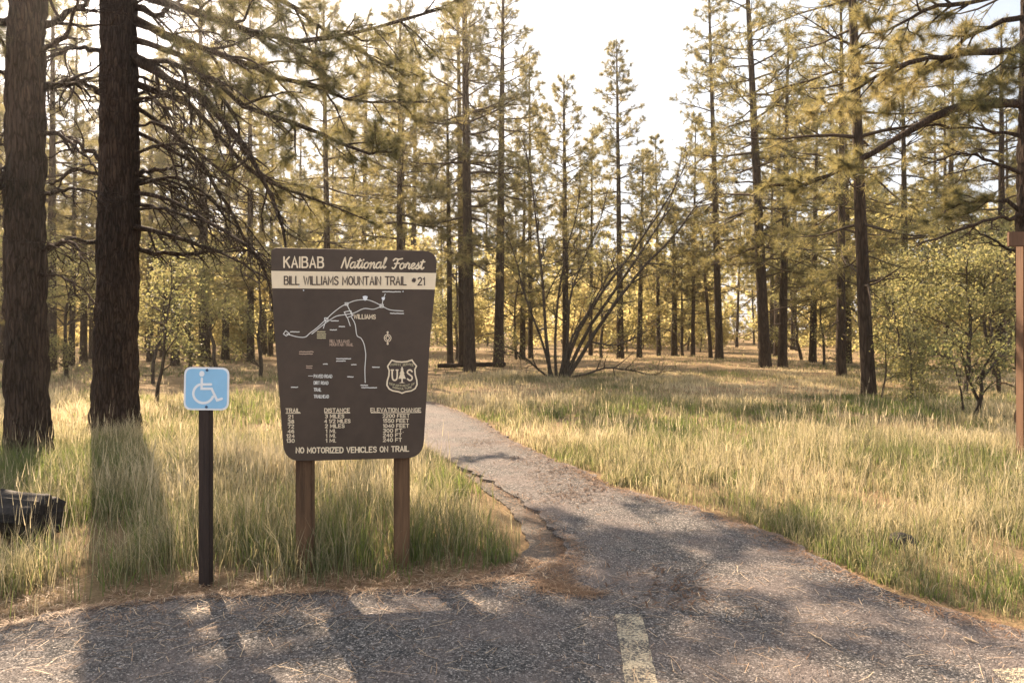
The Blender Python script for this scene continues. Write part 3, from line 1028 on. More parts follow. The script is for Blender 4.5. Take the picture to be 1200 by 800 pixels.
# road shields, compass, small symbols
shield_s = lambda cx, cy, r: [[(cx - r, cy - r * .7), (cx, cy - r), (cx + r, cy - r * .7), (cx + r * .7, cy + r * .5), (cx, cy + r), (cx - r * .7, cy + r * .5), (cx - r, cy - r * .7)]]
for cx, cy, r in ((428, 349.4, 3.0), (449.2, 350, 2.1)):
    plate('road_shield', [fc.uv(*p) for p in shield_s(cx, cy, r)[0][:-1]], -.0045, .002, M['sign_white'], board)
c0 = (454.3, 396)
circ = lambda c, rx, ry, n=14: [(c[0] + rx * math.cos(6.2832 * i / n), c[1] + ry * math.sin(6.2832 * i / n)) for i in range(n)] + [(c[0] + rx, c[1])]
stroke_part('compass', [circ(c0, 4, 4.2), [(c0[0] - 2.4, c0[1]), (c0[0], c0[1] - 3), (c0[0] + 2.4, c0[1]), (c0[0], c0[1] + 3), (c0[0] - 2.4, c0[1])], [(c0[0], c0[1] - 7.4), (c0[0], c0[1] - 4)], [(c0[0], c0[1] + 7.4), (c0[0], c0[1] + 4)], circ((c0[0], c0[1] - 6.8), .7, .8, 8), circ((c0[0], c0[1] + 6.6), .8, 1, 8)], fc, .9, M['cream'], board, -.002)
stroke_part('lettering', fit_text('WILLIAMS', 414.8, 440, 373.2, 373.6, 4.8), fc, .95, M['cream'], board)
text_parts([fit_text('BILL WILLIAMS', 386.5, 409.5, 401, 401.3, 3.1), fit_text('MOUNTAIN TRAIL', 386.5, 414, 405, 405.4, 3.1)], fc, .62, M['map_rust'], board)
leg = []
for t_, xb, yb in (('PAVED ROAD', 389.2, 442.3), ('DIRT ROAD', 384.6, 450.1), ('TRAIL', 376.4, 458.0), ('TRAILHEAD', 385.3, 465.9)):
    leg.append(fit_text(t_, 368, xb, yb, yb + .2, 3.5))
text_parts(leg + [[[(361.5, 440.3), (366.5, 440.3)]]], fc, .7, M['map_white'], board)
# small place names too worn to read: broken lines of print
g = np.random.default_rng(404)
def worn_print(x0, x1, y):
    out, x = [], x0
    while x < x1 - .6:
        w_ = g.uniform(.7, 1.7)
        out.append([(x, y + g.uniform(-.25, .25)), (min(x + w_, x1), y + g.uniform(-.25, .25))])
        x += w_ + g.uniform(.5, .9)
    return out
wp = []
for (a, b, y) in ((448.5, 470, 341.9), (457.5, 473, 367.2), (340.5, 351, 388.8), (388, 397, 375.8), (397.5, 404.5, 382.5), (387, 394.5, 386.4)):
    wp += worn_print(a, b, y)
for (a, b, y) in ((394.5, 411, 420.2), (394.5, 406, 422.8), (379, 384, 426.3), (412, 418, 427), (436.5, 444.5, 430), (407.5, 415, 441.4), (341.5, 349.5, 453.5), (423, 432, 451.3), (424, 442.5, 454.0)):
    wp += worn_print(a, b, y)
stroke_part('worn_print', wp, fc, 1.15, M['map_white'], board, -.002)
wp = []
for y in (388.7, 391.2, 393.6, 396):
    wp += worn_print(372, 382, y)
stroke_part('worn_print', wp, fc, 1.35, M['map_khaki'], board, -.002)
wp = []
for (a, b, y) in ((351, 367.5, 412), (351, 366.5, 414.6), (359.3, 367.2, 428.7), (359.3, 366, 431)):
    wp += worn_print(a, b, y)
stroke_part('worn_print', wp, fc, 1.2, M['map_rust'], board, -.002)
# table of trails
def zt(s, xa, xb, yc, hh=20, sl=.6):
    return fit_text(s, 300 + xa / 5.217, 300 + xb / 5.217, 400 + (yc + hh / 2) / 5.217, 400 + (yc + hh / 2) / 5.217 - sl * .2, hh / 5.217)
tb = [zt('TRAIL', 183, 268, 421, 22), zt('DISTANCE', 420, 573, 420, 22), zt('ELEVATION CHANGE', 702, 1008, 418, 22)]
for s, xa, xb, y in (('21', 197, 226, 460), ('38', 196, 232, 489), ('72', 196, 232, 518), ('46', 196, 232, 548), ('124', 188, 235, 577), ('130', 188, 235, 606)):
    tb.append(zt(s, xa, xb, y))
for s, xa, xb, y in (('3 MILES', 424, 538, 456), ('4 1/2 MILES', 420, 576, 486), ('2 MILES', 424, 540, 516), ('1 MI.', 428, 488, 547), ('1 MI.', 428, 488, 576), ('1 MI.', 428, 488, 605)):
    tb.append(zt(s, xa, xb, y))
for s, xa, xb, y in (('2200 FEET', 776, 938, 454), ('1550 FEET', 778, 934, 484), ('1040 FEET', 778, 934, 515), ('300 FT.', 778, 900, 544), ('240 FT', 778, 890, 572), ('240 FT', 778, 890, 601)):
    tb.append(zt(s, xa, xb, y))
tb[0].append(z2([(184, 438), (272, 437)])); tb[1].append(z2([(420, 438), (574, 436)])); tb[2].append(z2([(704, 435), (1008, 433)]))
text_parts(tb, fc, .86, M['cream'], board)
# bottom line bends up at both ends
s_ = fit_text('NO MOTORIZED VEHICLES ON TRAIL', 347.2, 479, 530.2, 528.2, 6.0, 1.5, 3.0)
s_ = [[(x, y + .9 * (1 - ((x - 413) / 66) ** 2) * .6) for x, y in q] for q in s_]
stroke_part('lettering', s_, fc, 1.25, M['cream'], board)


def z8(pts):
    return [(440 + a / 13.333, 410 + b / 13.333) for a, b in pts]


sh = z8([(255, 160), (330, 180), (412, 188), (490, 180), (570, 156), (600, 202), (640, 250), (616, 300), (620, 380), (645, 470), (650, 540), (620, 600), (560, 635), (470, 650), (415, 672), (360, 650), (270, 635), (215, 605), (180, 550), (185, 480), (210, 400), (215, 320), (190, 255), (225, 202)])
em = plate('shield_emblem', [fc.uv(*p) for p in sh], -.0025, .003, M['letter_dark'], board)
em['label'] = 'cream outlined forest shield with U, tree and S'
stroke_part('emblem_outline', [sh + [sh[0]]], fc, 1.7, M['cream'], em, -.004)
stroke_part('emblem_letter', [sm(z8([(262, 312), (262, 400), (272, 455), (300, 472), (330, 455), (340, 400), (340, 312)])), z8([(248, 312), (280, 312)]), z8([(325, 312), (352, 312)])], fc, 1.8, M['cream'], em, -.004)
stroke_part('emblem_letter', [sm(z8([(572, 335), (545, 310), (508, 322), (500, 355), (535, 385), (570, 415), (570, 455), (535, 474), (500, 450)]))], fc, 1.8, M['cream'], em, -.004)
tree = z8([(415, 250), (440, 310), (430, 308), (455, 370), (443, 368), (476, 448), (428, 446), (426, 500), (465, 514), (365, 514), (406, 500), (404, 446), (358, 448), (390, 368), (377, 370), (402, 308), (392, 310)])
plate('emblem_tree', [fc.uv(*p) for p in tree], -.0042, .0015, M['cream'], em)
arc = lambda s, a, b, y, bow, h: [[(x, yy + bow * ((x - (a + b) / 2) / ((b - a) / 2)) ** 2) for x, yy in q] for q in fit_text(s, a, b, y, y, h, 1.6)]
for q_ in (arc('FOREST', 458, 470, 427.8, 1.2, 2.4), arc('SERVICE', 472, 484.5, 427.8, 1.2, 2.4), arc('DEPARTMENT OF', 456.5, 486, 452.8, -2.6, 2.1), arc('AGRICULTURE', 460, 482.5, 456.2, -2.0, 2.1)):
    stroke_part('emblem_word', q_, fc, .5, M['map_khaki'], em, -.004)
for px_, py_ in ((355.8, 340.2), (472.3, 341.6), (350.5, 335.5)):
    u, v = fc.uv(px_, py_)
    b_ = obj('bolt', bolt_mesh('bolt', .0045, .006), M['sign_white'], board); b_.location = (u, -.005, v)
for xa, xb in ((345, 364.6), (461, 479.6)):
    bm = bmesh.new()
    ua, ub = fc.uv(xa, 560)[0], fc.uv(xb, 560)[0]
    box_bm(bm, (ua, .037, -.25), (ub, .037 + .12, fc.uv(415, 300)[1]), .006)
    obj('post', bm_mesh('post', bm), M['post_brown'], board)

# ------------------------------------------------------------------ the accessible parking sign
HY = 4.30
fh = Face((at(239.5, 400, HY).x, HY, 0), math.radians(-2))
acc = thing('accessible_parking_sign', 'small light blue wheelchair symbol sign on dark square post', 'sign', fh.o, fh.yaw)
def zh(pts):
    return [(200 + a / 10.0, 420 + b / 10.0) for a, b in pts]
oc = [(165, 97, 0), (685, 106, 0), (680, 604, 0), (152, 600, 0)]
outer = [fh.uv(*p) for p in zh([(a, b) for a, b in round_corners([(160, 97, 95), (688, 106, 95), (680, 606, 95), (150, 602, 95)], 8)])]
inner = [fh.uv(*p) for p in zh([(a, b) for a, b in round_corners([(182, 118, 80), (666, 127, 80), (658, 586, 80), (173, 581, 80)], 8)])]
plate('plate_border', outer, 0, .003, M['sign_white'], acc)
plate('blue_face', inner, -.0012, .001, M['sign_blue'], acc)
wheel = [(385 + 118 * math.cos(math.radians(a)), 408 + 112 * math.sin(math.radians(a))) for a in range(20, 250, 12)]
stroke_part('wheelchair_symbol', [zh(wheel), zh([(368, 235), (364, 352), (482, 352), (546, 488), (600, 470)]), zh([(368, 302), (475, 302)])], fh, 2.9, M['sign_white'], acc, -.0020)
hd = zh([(368 + 30 * math.cos(math.radians(a)), 178 + 34 * math.sin(math.radians(a))) for a in range(0, 360, 24)])
plate('symbol_head', [fh.uv(*p) for p in hd], -.0036, .0018, M['sign_white'], acc)
for a, b in ((428, 135), (420, 565)):
    u, v = fh.uv(*zh([(a, b)])[0])
    b_ = obj('bolt', bolt_mesh('bolt', .009, .008), M['dark_bolt'], acc); b_.location = (u, -.005, v)
bm = bmesh.new()
ua, ub = fh.uv(232.0, 600)[0], fh.uv(245.2, 600)[0]
box_bm(bm, (ua, .004, -.3), (ub, .004 + .055, fh.uv(240, 433)[1]), .005)
obj('post', bm_mesh('post', bm), M['post_dark'], acc)

# ------------------------------------------------------------------ timber frame at the right edge
KY = 8.1
kp = at(1193, 545, KY)
frame = thing('timber_frame', 'red brown timber post with crossbeam at the right edge of the meadow', 'post', (kp.x + .065, KY, 0), math.radians(-4))
bm = bmesh.new(); box_bm(bm, (0, 0, -.3), (.14, .14, at(1193, 283, KY).z - .004), .006)
obj('post', bm_mesh('post', bm), M['timber'], frame)
bm = bmesh.new(); box_bm(bm, (1.75, 0, -.3), (1.89, .14, at(1193, 283, KY).z - .004), .006)
obj('post', bm_mesh('post', bm), M['timber'], frame)
bm = bmesh.new(); box_bm(bm, (-.19, -.05, at(1193, 289, KY).z), (2.08, -.002, at(1193, 272, KY).z), .006)
obj('crossbeam', bm_mesh('crossbeam', bm), M['timber'], frame)
for z_, y_ in ((at(1193, 283.5, KY).z, -.052), (at(1193, 302, KY).z, -.004), (at(1193, 327, KY).z, -.004)):
    b_ = obj('bolt', bolt_mesh('bolt', .013, .012), M['steel'], frame); b_.location = (.035, y_, z_)

# ------------------------------------------------------------------ weathered log end in the grass, left
def lumpy_log(name, label, p0, p1, r, mat, seed, cat='log', rough=.24):
    a, b = Vector(p0), Vector(p1)
    t = thing(name, label, cat, a)
    d = (b - a); L = d.length; d.normalize()
    u = d.cross(Vector((0, 0, 1))).normalized(); w = u.cross(d)
    n, k = 34, 44
    V = []
    for i in range(n + 1):
        for j in range(k):
            an = 6.28318 * j / k
            q = Vector((math.cos(an) * 2.2, math.sin(an) * 2.2, i * L / n * 1.3 + seed * 7))
            q2 = Vector((math.cos(an) * 6, math.sin(an) * 6, i * L / n * 2.2 + seed * 3))
            rr_ = r * (1 + rough * 1.6 * mnoise.noise(q) + rough * mnoise.noise(q2))
            rr_ *= 1 - .16 * abs(mnoise.noise(Vector((math.cos(an) * 4.5, math.sin(an) * 4.5, seed + i * L / n * .5)))) * 2
            if i in (0, n):
                rr_ *= .93
            V.append(d * (i * L / n) + (u * math.cos(an) * 1.12 + w * math.sin(an) * .92) * rr_)
    F = [[i * k + j, i * k + (j + 1) % k, (i + 1) * k + (j + 1) % k, (i + 1) * k + j] for i in range(n) for j in range(k)]
    bm = bmesh.new()
    bv = [bm.verts.new(v) for v in V]
    for f in F:
        bm.faces.new([bv[i] for i in f])
    for base, s in ((0, -1), (n * k, 1)):
        prev = [bv[base + j] for j in range(k)]
        for q in (.72, .4):
            c = sum((v.co for v in prev), Vector()) / k
            cur = []
            for j in range(k):
                v0 = bv[base + j].co
                c0_ = d * (0 if base == 0 else L)
                cur.append(bm.verts.new(c0_ + (v0 - c0_) * q + d * s * random.uniform(-.012, .010)))
            for j in range(k):
                bm.faces.new((prev[j], prev[(j + 1) % k], cur[(j + 1) % k], cur[j]))
            prev = cur
        bm.faces.new(prev)
    bmesh.ops.recalc_face_normals(bm, faces=bm.faces[:])
    obj('wood', bm_mesh('wood', bm, True), mat, t)
    return t


lp = at(70, 612, 5.35)
lumpy_log('weathered_log', 'dark weathered log end lying in the grass at the left edge', (lp.x - 1.3, 5.40, .22), (lp.x, 5.22, .19), .185, M['log'], 1)
def stick(label, pa, pb, r, seed):
    a, b = on_ground(*pa), on_ground(*pb)
    rr = np.random.default_rng(seed)
    t = thing('fallen_stick', label, 'stick', (a[0], a[1], .041 + r))
    P = np.linspace([0, 0, 0], [b[0] - a[0], b[1] - a[1], 0], 7)
    P[1:-1, :2] += rr.normal(0, r * .8, (5, 2))
    tb = Tubes(); tb.add(P, r * np.array([.55, .9, 1, .95, .85, .7, .35]), 6)
    tb.add(np.array([P[3], P[3] + np.array([.02, .03, .006])]), np.array([r * .5, r * .25]), 4)
    obj('wood', tb.mesh('wood'), M['stick'], t)
M['stick'] = wood_material('pale_bare_wood', (.28, .20, .13), (.55, .42, .29), 2.0)
stick('short pale stick on the asphalt near the right verge', (1129, 757), (1147, 764), .006, 1)
stick('longer pale stick on the asphalt between the stripe and the right verge', (947, 750), (975, 767), .004, 2)
stick('pale twig by the heap of orange needles beside the broken asphalt', (634, 678), (641, 686), .006, 3)
rk = on_ground(1060, 640)
bm = bmesh.new()
bmesh.ops.create_icosphere(bm, subdivisions=3, radius=.085)
for v in bm.verts:
    k_ = 1 + .35 * mnoise.noise(v.co * 11) + .22 * mnoise.noise(v.co * 30)
    v.co = Vector((v.co.x * 1.25 * k_, v.co.y * k_, v.co.z * .75 * k_))
rock = obj('rock', bm_mesh('rock', bm, True), M['log'], label='dark lump of rock half sunk in the right grass verge', category='rock')
rock.location = (rk[0], rk[1], .035)
fl = on_ground(505, 436); fr_ = on_ground(592, 430)
lumpy_log('fallen_log', 'thin dark fallen log lying between the distant trunks left of the forked shrub', (fl[0], 29.2, .12), (fr_[0], 30.4, .14), .10, M['bark'], 2)

# ------------------------------------------------------------------ pines
def rnd_tint(rng, base):
    return float(np.clip(rng.normal(base, .17), 0, 1))


def twig_set(tb, tufts, P, R, rng, count, tlen, needles=True, sub=2, tsize=1.0, tint=.45, droop=-.05, t0=.25, kmain=4, up=.25, coarse=False):
    """side twigs (and their own twigs) along the limb path P"""
    n = len(P)
    for c in range(count):
        t = t0 + (1 - t0) * (c + rng.random()) / count
        f = t * (n - 1); i = min(int(f), n - 2); u = f - i
        p = P[i] * (1 - u) + P[i + 1] * u
        r = (R[i] * (1 - u) + R[i + 1] * u) * .55
        tan = unit(P[i + 1] - P[i])
        side = unit(np.cross(tan, rng.normal(size=3) * .45 + np.array([0, 0, 1.0]))) * (1 if rng.random() < .5 else -1)
        d = unit(tan * rng.uniform(.45, 1.0) + side * rng.uniform(.5, 1.0) + rng.normal(size=3) * .22 + np.array([0, 0, droop]))
        L = tlen * (1.15 - .55 * t) * rng.uniform(.5, 1.2)
        q = [p]
        for s_ in range(1, 5):
            d = unit(d + rng.normal(size=3) * .16 + np.array([0, 0, up * .35]))
            q.append(q[-1] + d * L / 4)
        q = np.array(q)
        r = max(min(r, .03), .006)
        if coarse:
            tb.add(q[::2], np.linspace(r, max(r * .35, .004), 3), 3)
        else:
            tb.add(q, np.linspace(r, max(r * .35, .004), 5), 3)
        if needles:
            tufts.append((q[-1], d, tsize * rng.uniform(.8, 1.2), rnd_tint(rng, tint)))
            tufts.append((q[3], unit(q[3] - q[2]), tsize * rng.uniform(.6, 1.0), rnd_tint(rng, tint)))
        for k in range(sub):
            j = rng.integers(1, 4)
            dd = unit(unit(q[j + 1] - q[j]) + rng.normal(size=3) * .6 + np.array([0, 0, up]))
            l2 = L * rng.uniform(.25, .5)
            e = q[j] + dd * l2
            mid = (q[j] + e) / 2 + rng.normal(size=3) * l2 * .08
            if coarse and k % 2:
                pass
            elif coarse:
                tb.add(np.array([q[j], e]), np.array([r * .5, max(r * .25, .003)]), 3)
            else:
                tb.add(np.array([q[j], mid, e]), np.array([r * .5, r * .4, max(r * .25, .003)]), 3)
            if needles:
                tufts.append((e, dd, tsize * rng.uniform(.7, 1.15), rnd_tint(rng, tint)))


def pine_parts(H, r, hb, spread, rng, lean=(0, 0), dens=1.0, tint=.45, tsize=1.0, dead=8, sub=2, wob=.05, ksides=10, top_only=None):
    """trunk tube, limb tubes and needle tufts in local coordinates"""
    n = 16
    zs = np.linspace(0, 1, n) ** 1.15
    path = np.stack([lean[0] * zs + np.cumsum(rng.normal(0, wob * .35, n)) * .35, lean[1] * zs + np.cumsum(rng.normal(0, wob * .35, n)) * .35, zs * H - .15], -1)
    path[:, :2] -= path[0, :2]
    rad = r * (1 - zs) ** .75 * .97 + .02
    rad[0] *= 1.22; rad[1] *= 1.03
    tk = Tubes(); tk.add(path, rad, ksides)
    lb = Tubes(); tufts = []
    def on_trunk(h):
        f = np.interp(h, path[:, 2], np.arange(n)); i = min(int(f), n - 2)
        return path[i] + (path[i + 1] - path[i]) * (f - i)
    # crown
    h = hb
    az = rng.uniform(0, 6.28)
    while h < H - .25:
        u = (h - hb) / (H - hb)
        for q in range(int(rng.integers(2, 5))):
            if rng.random() > .62 * dens + .25:
                continue
            az += 2.4 + rng.normal(0, .4)
            L = spread * (1 - u) ** .75 * min(1, .45 + u * 3.0) * rng.uniform(.55, 1.15) + .25
            el = math.radians(-14 + 55 * u + rng.normal(0, 9))
            d = np.array([math.cos(az) * math.cos(el), math.sin(az) * math.cos(el), math.sin(el)])
            P = [on_trunk(h)]
            for s_ in range(5):
                d = unit(d + np.array([0, 0, (.10 if s_ > 1 else -.06)]) + rng.normal(size=3) * .09)
                P.append(P[-1] + d * L / 5)
            P = np.array(P)
            r0 = max(.012, min(.075, .018 * L + .006)) * (r / .22) ** .5
            R = np.linspace(r0, .008, 6)
            lb.add(P, R, 4)
            twig_set(lb, tufts, P, R, rng, max(3, int(L * 3.6 * dens)), .30 * L + .22, True, sub, tsize, tint, coarse=True)
            tufts.append((P[-1], d, tsize, rnd_tint(rng, tint)))
        h += rng.uniform(.28, .62) * (1.25 if u < .5 else .9)
    tufts.append((path[-1], np.array([0, 0, 1.0]), tsize, tint))
    # bare dead branches under the crown
    for q in range(dead):
        h = rng.uniform(min(1.6, hb * .4), hb + .5)
        az = rng.uniform(0, 6.28); L = rng.uniform(.5, spread * .75)
        el = math.radians(rng.normal(-8, 14))
        d = np.array([math.cos(az) * math.cos(el), math.sin(az) * math.cos(el), math.sin(el)])
        P = [on_trunk(h)]
        for s_ in range(5):
            d = unit(d + rng.normal(size=3) * .14 + np.array([0, 0, -.03]))
            P.append(P[-1] + d * L / 5)
        R = np.linspace(.022 + .008 * L, .006, 6)
        lb.add(np.array(P), R, 4)
        twig_set(lb, tufts, np.array(P), R, rng, int(L * 2.5), .35 * L, False, 1, coarse=True)
    return tk, lb, tufts


def make_pine(label, px, base_py, width_px, H, hb, spread, seed, lean_px=0, Y=None, dens=1.0, tint=.45, group=None, dead=8, bark='bark_far', per=15, category='pine tree', name='pine_tree', tsize=1.0):
    rng = np.random.default_rng(seed)
    if Y is None:
        Y = on_ground(px, base_py)[1]
    x = (px - 600) / FPX * Y
    t = thing(name, label, category, (x, Y, float(ground_z(x, Y))), 0, group)
    r = width_px * .88 / FPX * Y / 2
    tk, lb, tufts = pine_parts(H, r, hb, spread, rng, (lean_px / FPX * Y, rng.normal(0, .3)), dens, tint, tsize, dead, sub=2)
    obj('trunk', tk.mesh('trunk'), M[bark], t)
    obj('limbs', lb.mesh('limbs'), M['twig'], t, kind='stuff')
    obj('crown', needles_mesh('crown', tufts, per, .25, .004 + .00045 * Y, rng), M['needles'], t, kind='stuff')
    return t


#          label                                                                  px  base  w   H    hb  spread seed lean
MID = [
 ('thick dark pine trunk just right of the trail board, the broadest of the middle trees', 551, 434, 14.5, 21, 4.6, 3.4, 1, -10),
 ('dark pine behind and left of the broadest middle trunk, half hidden by it', 542, 428, 10, 19, 7.0, 2.6, 2, -6),
 ('slim dark pine standing closest to the right edge of the trail board', 528, 429, 8, 13, 5.0, 2.0, 3, -4),
 ('straight grey pine between the broadest middle trunk and the forked shrub', 584, 429, 13, 19, 4.8, 3.0, 4, 6),
 ('slender pine rising straight out behind the forked shrub', 663, 427, 9, 14.0, 4.0, 2.4, 5, -2),
 ('narrow cone-shaped pine with its top alone against the bright sky gap', 727, 420, 9, 19.0, 4.6, 2.8, 6, -4),
 ('thin pine right beside the cone-shaped one, on its right', 749, 418, 7, 13.0, 6.0, 2.2, 7, 3),
 ('lone slim dark pine at the right side of the bright sky gap', 843, 421, 10, 23, 5.6, 3.2, 8, -14),
 ('dark pine leaning left in the right meadow, larger of a close pair', 897, 431, 15, 21, 4.6, 3.6, 9, -26),
 ('thinner straight pine close beside the larger left-leaning one in the right meadow', 917, 430, 11, 15, 3.8, 3.0, 10, 2),
 ('dark pine between the close pair and the nearest right meadow trunk', 986, 441, 11, 14, 3.4, 2.8, 11, -4),
 ('nearest dark trunk of the right meadow, leaning slightly left', 1018, 466, 16.5, 15, 3.4, 3.0, 12, -32),
 ('straight dark pine half hidden behind the nearest right meadow trunk', 994, 424, 9, 14, 5.0, 2.5, 13, 0),
 ('reddish sunlit trunk behind the close pair of pines in the right meadow', 911, 416, 9, 18, 8.0, 2.4, 14, 1),
 ('slim pine standing amid the yellow-green thicket at the right', 1110, 424, 11, 16, 4.0, 3.0, 15, 2),
 ('thin leaning trunk left of the lone slim pine in the right clearing', 833, 419, 5, 9, 4.5, 1.6, 16, -14),
 ('dark pine trunk seen between the two big left trunks', 84, 428, 7, 17, 6.0, 2.4, 17, 2),
 ('dark trunk showing just right of the leftmost big trunk', 60, 432, 12, 18, 5.0, 2.8, 18, -2),
 ('straight dark pine above the wheelchair sign', 240, 424, 14, 21, 4.4, 3.3, 19, -4),
 ('dark pine right of the wheelchair sign and left of the trail board', 264, 422, 9, 20, 4.4, 3.1, 20, 4),
 ('slim dark pine directly left of the trail board', 294, 424, 9, 19, 4.0, 3.0, 21, -3),
 ('bushy pine behind the trail board, its crown showing above the board middle', 425, 424, 8, 18, 2.8, 3.2, 23, 3),
 ('pine behind the left half of the trail board, crown above the national forest heading', 385, 434, 10, 16, 3.0, 3.4, 24, -6),
 ('pine behind the right half of the trail board, crown above its right corner', 468, 432, 10, 16, 3.0, 3.4, 25, 4),
 ('young bushy pine between the close pair and the right meadow trunks', 952, 424, 9, 14, 2.8, 3.2, 26, 3),
 ('bushy pine behind the right thicket, left of the slim thicket pine', 1062, 428, 10, 16, 3.0, 3.4, 27, -4),
 ('bushy pine behind the timber crossbeam at the right', 1172, 432, 11, 15, 3.0, 3.4, 28, 3),
 ('young pine left of the forked shrub with low green boughs', 612, 421, 8, 11, 2.4, 2.8, 29, 3),
 ('young pine right of the forked shrub with low green boughs', 790, 416, 8, 10, 2.2, 2.8, 30, -3),
 ('bushy young pine right of the second big left trunk', 205, 428, 10, 13, 2.4, 3.0, 31, 3),
 ('bushy young pine glimpsed between the two big left trunks', 98, 424, 9, 13, 2.6, 3.0, 32, 0),
 ('bushy young pine at the far left edge of the meadow', -10, 432, 11, 14, 2.6, 3.0, 33, 0),
 ('thin pine crown rising left of the cone-shaped pine', 692, 416, 5, 15.5, 4.0, 2.6, 41, 2),
 ('thin pine right of the cone-shaped pine, below the bright sky gap', 772, 416, 5, 15.0, 4.0, 2.7, 42, -2),
 ('thin pine just left of the lone slim pine under the sky gap', 812, 417, 5, 15.5, 4.2, 2.7, 43, 2),
 ('thin pine between the straight grey pine and the forked shrub', 622, 420, 6, 18.0, 4.4, 2.7, 44, -2),
 ('thin dark pine just right of the second big left trunk', 176, 424, 8, 15, 4.0, 2.4, 22, 2),
]
for (label, px_, by_, w_, H_, hb_, sp_, sd, ln) in MID:
    make_pine(label, px_, by_, w_, H_, hb_, sp_, 1000 + sd, ln, dens=1.15, tint=.5, tsize=1.15)


# the near pines: each limb a part with its needles as sub-part
def hero_trunk_mesh(H, r0, r1, seed, lean=0.0):
    n, k = 230, 72
    a = np.linspace(0, 2 * np.pi, k, endpoint=False)
    z = np.concatenate([np.linspace(-.2, 7.6, n - 30), np.linspace(7.7, H, 30)])
    V = np.zeros((n, k, 3))
    for i, zz in enumerate(z):
        t = max(0, zz) / H
        r = r0 + (r1 - r0) * min(1, max(0, zz) / 7.6) if zz < 7.6 else r1 * (1 - (zz - 7.6) / (H - 7.6)) ** .8 + .02
        r += .10 * math.exp(-max(zz, 0) / .28) * r0 * 2
        for j, an in enumerate(a):
            cx, sy = math.cos(an), math.sin(an)
            q = Vector((cx * r * 9.0, sy * r * 9.0, zz * 2.4 + seed * 13))
            wv = mnoise.noise_vector(q * .7) * .5
            d = mnoise.voronoi(q + wv)[0]
            f = min(1, (d[1] - d[0]) * 2.2)
            big = mnoise.noise(Vector((cx * 1.6, sy * 1.6, zz * .5 + seed)))
            rr_ = r * (1 + .05 * big) + .036 * (f - .75) + .008 * mnoise.noise(q * 3)
            V[i, j] = (cx * rr_ + lean * zz + .03 * math.sin(zz * .6 + seed), sy * rr_, zz)
    i, j = np.meshgrid(np.arange(n - 1), np.arange(k), indexing='ij')
    j2 = (j + 1) % k
    F = np.stack([i * k + j, i * k + j2, (i + 1) * k + j2, (i + 1) * k + j], -1).reshape(-1, 4)
    return new_mesh('trunk', V.reshape(-1, 3), [F], smooth=True)


def px_limb(pts, Y, bend, origin):
    """a limb path through photo pixels, at distance Y, coming `bend` metres nearer (or further, if negative) by its tip"""
    out = []
    m = len(pts) - 1
    for i, (a, b) in enumerate(pts):
        p = at(a, b, Y - bend * (i / m) ** 1.2)
        out.append((p.x - origin[0], p.y - origin[1], p.z - origin[2]))
    return np.array(out)


def add_limb(tree_o, P, r0, rng, live, count, tlen, sub=3, per=38, width=.0045, tint=.34, tsize=1.0, droop=-.05, up=.2, t0=.2, length=.19, bark='bark'):
    count = int(count * 1.5)
    P = smooth_path(P, 14)
    P[2:-1] += rng.normal(0, .018, (len(P) - 3, 3))
    R = np.linspace(r0, max(.008, r0 * .2), 14) * (1 + .15 * rng.normal(size=14).clip(-1, 1))
    tb = Tubes(); tufts = []
    tb.add(P, R, 7)
    # forked second-order limbs
    for c in range(count):
        t = t0 + (1 - t0) * (c + rng.random()) / count
        i = min(int(t * 13), 12)
        tan = unit(P[i + 1] - P[i])
        side = unit(np.cross(tan, rng.normal(size=3) * .6 + np.array([0, .6, 1.0]))) * (1 if rng.random() < .5 else -1)
        d = unit(tan * rng.uniform(.6, 1.1) + side * rng.uniform(.35, .8) + np.array([0, 0, droop]))
        L = tlen * (1.2 - .6 * t) * rng.uniform(.5, 1.25)
        q = [P[i]]
        for s_ in range(6):
            d = unit(d + rng.normal(size=3) * .17 + np.array([0, 0, (droop if s_ < 3 else up) * .5]))
            q.append(q[-1] + d * L / 6)
        q = np.array(q)
        r = min(R[i] * .6, .028)
        Rq = np.linspace(r, .005, 7)
        tb.add(q, Rq, 5)
        twig_set(tb, tufts, q, Rq, rng, max(3, int(L * 6)), .32 * L + .10, live, sub, tsize, tint, droop, .2, up=up)
        if live:
            tufts.append((q[-1], d, tsize, rnd_tint(rng, tint)))
    lo = obj('branch', tb.mesh('branch'), M[bark], tree_o)
    if tufts:
        obj('needles', needles_mesh('needles', tufts, per, length, width, rng), M['needles'], lo, kind='stuff')
    return lo


def upper_crown(tree_o, H, hb, spread, seed, r, dens=.8, per=9):
    rng = np.random.default_rng(seed)
    tk, lb, tufts = pine_parts(H, r, hb, spread, rng, (0, 0), dens, .42, 1.1, 0, sub=2)
    obj('upper_limbs', lb.mesh('upper_limbs'), M['twig'], tree_o, kind='stuff')
    obj('crown', needles_mesh('crown', tufts, per, .26, .016, rng), M['needles'], tree_o, kind='stuff')


rng = np.random.default_rng(77)
T1Y, T2Y = 8.3, 10.7
x1 = (33 - 600) / FPX * T1Y; x2 = (137 - 600) / FPX * T2Y
big1 = thing('pine_tree', 'leftmost big pine trunk with rough dark bark in the tall grass', 'pine tree', (x1, T1Y, 0))
obj('trunk', hero_trunk_mesh(17, .240, .190, 3, -.002), M['bark'], big1)
big2 = thing('pine_tree', 'second big pine trunk from the left, spreading bare limbs to the right', 'pine tree', (x2, T2Y, 0))
obj('trunk', hero_trunk_mesh(19, .335, .250, 5, .002), M['bark'], big2)
o1, o2 = (x1, T1Y, 0), (x2, T2Y, 0)

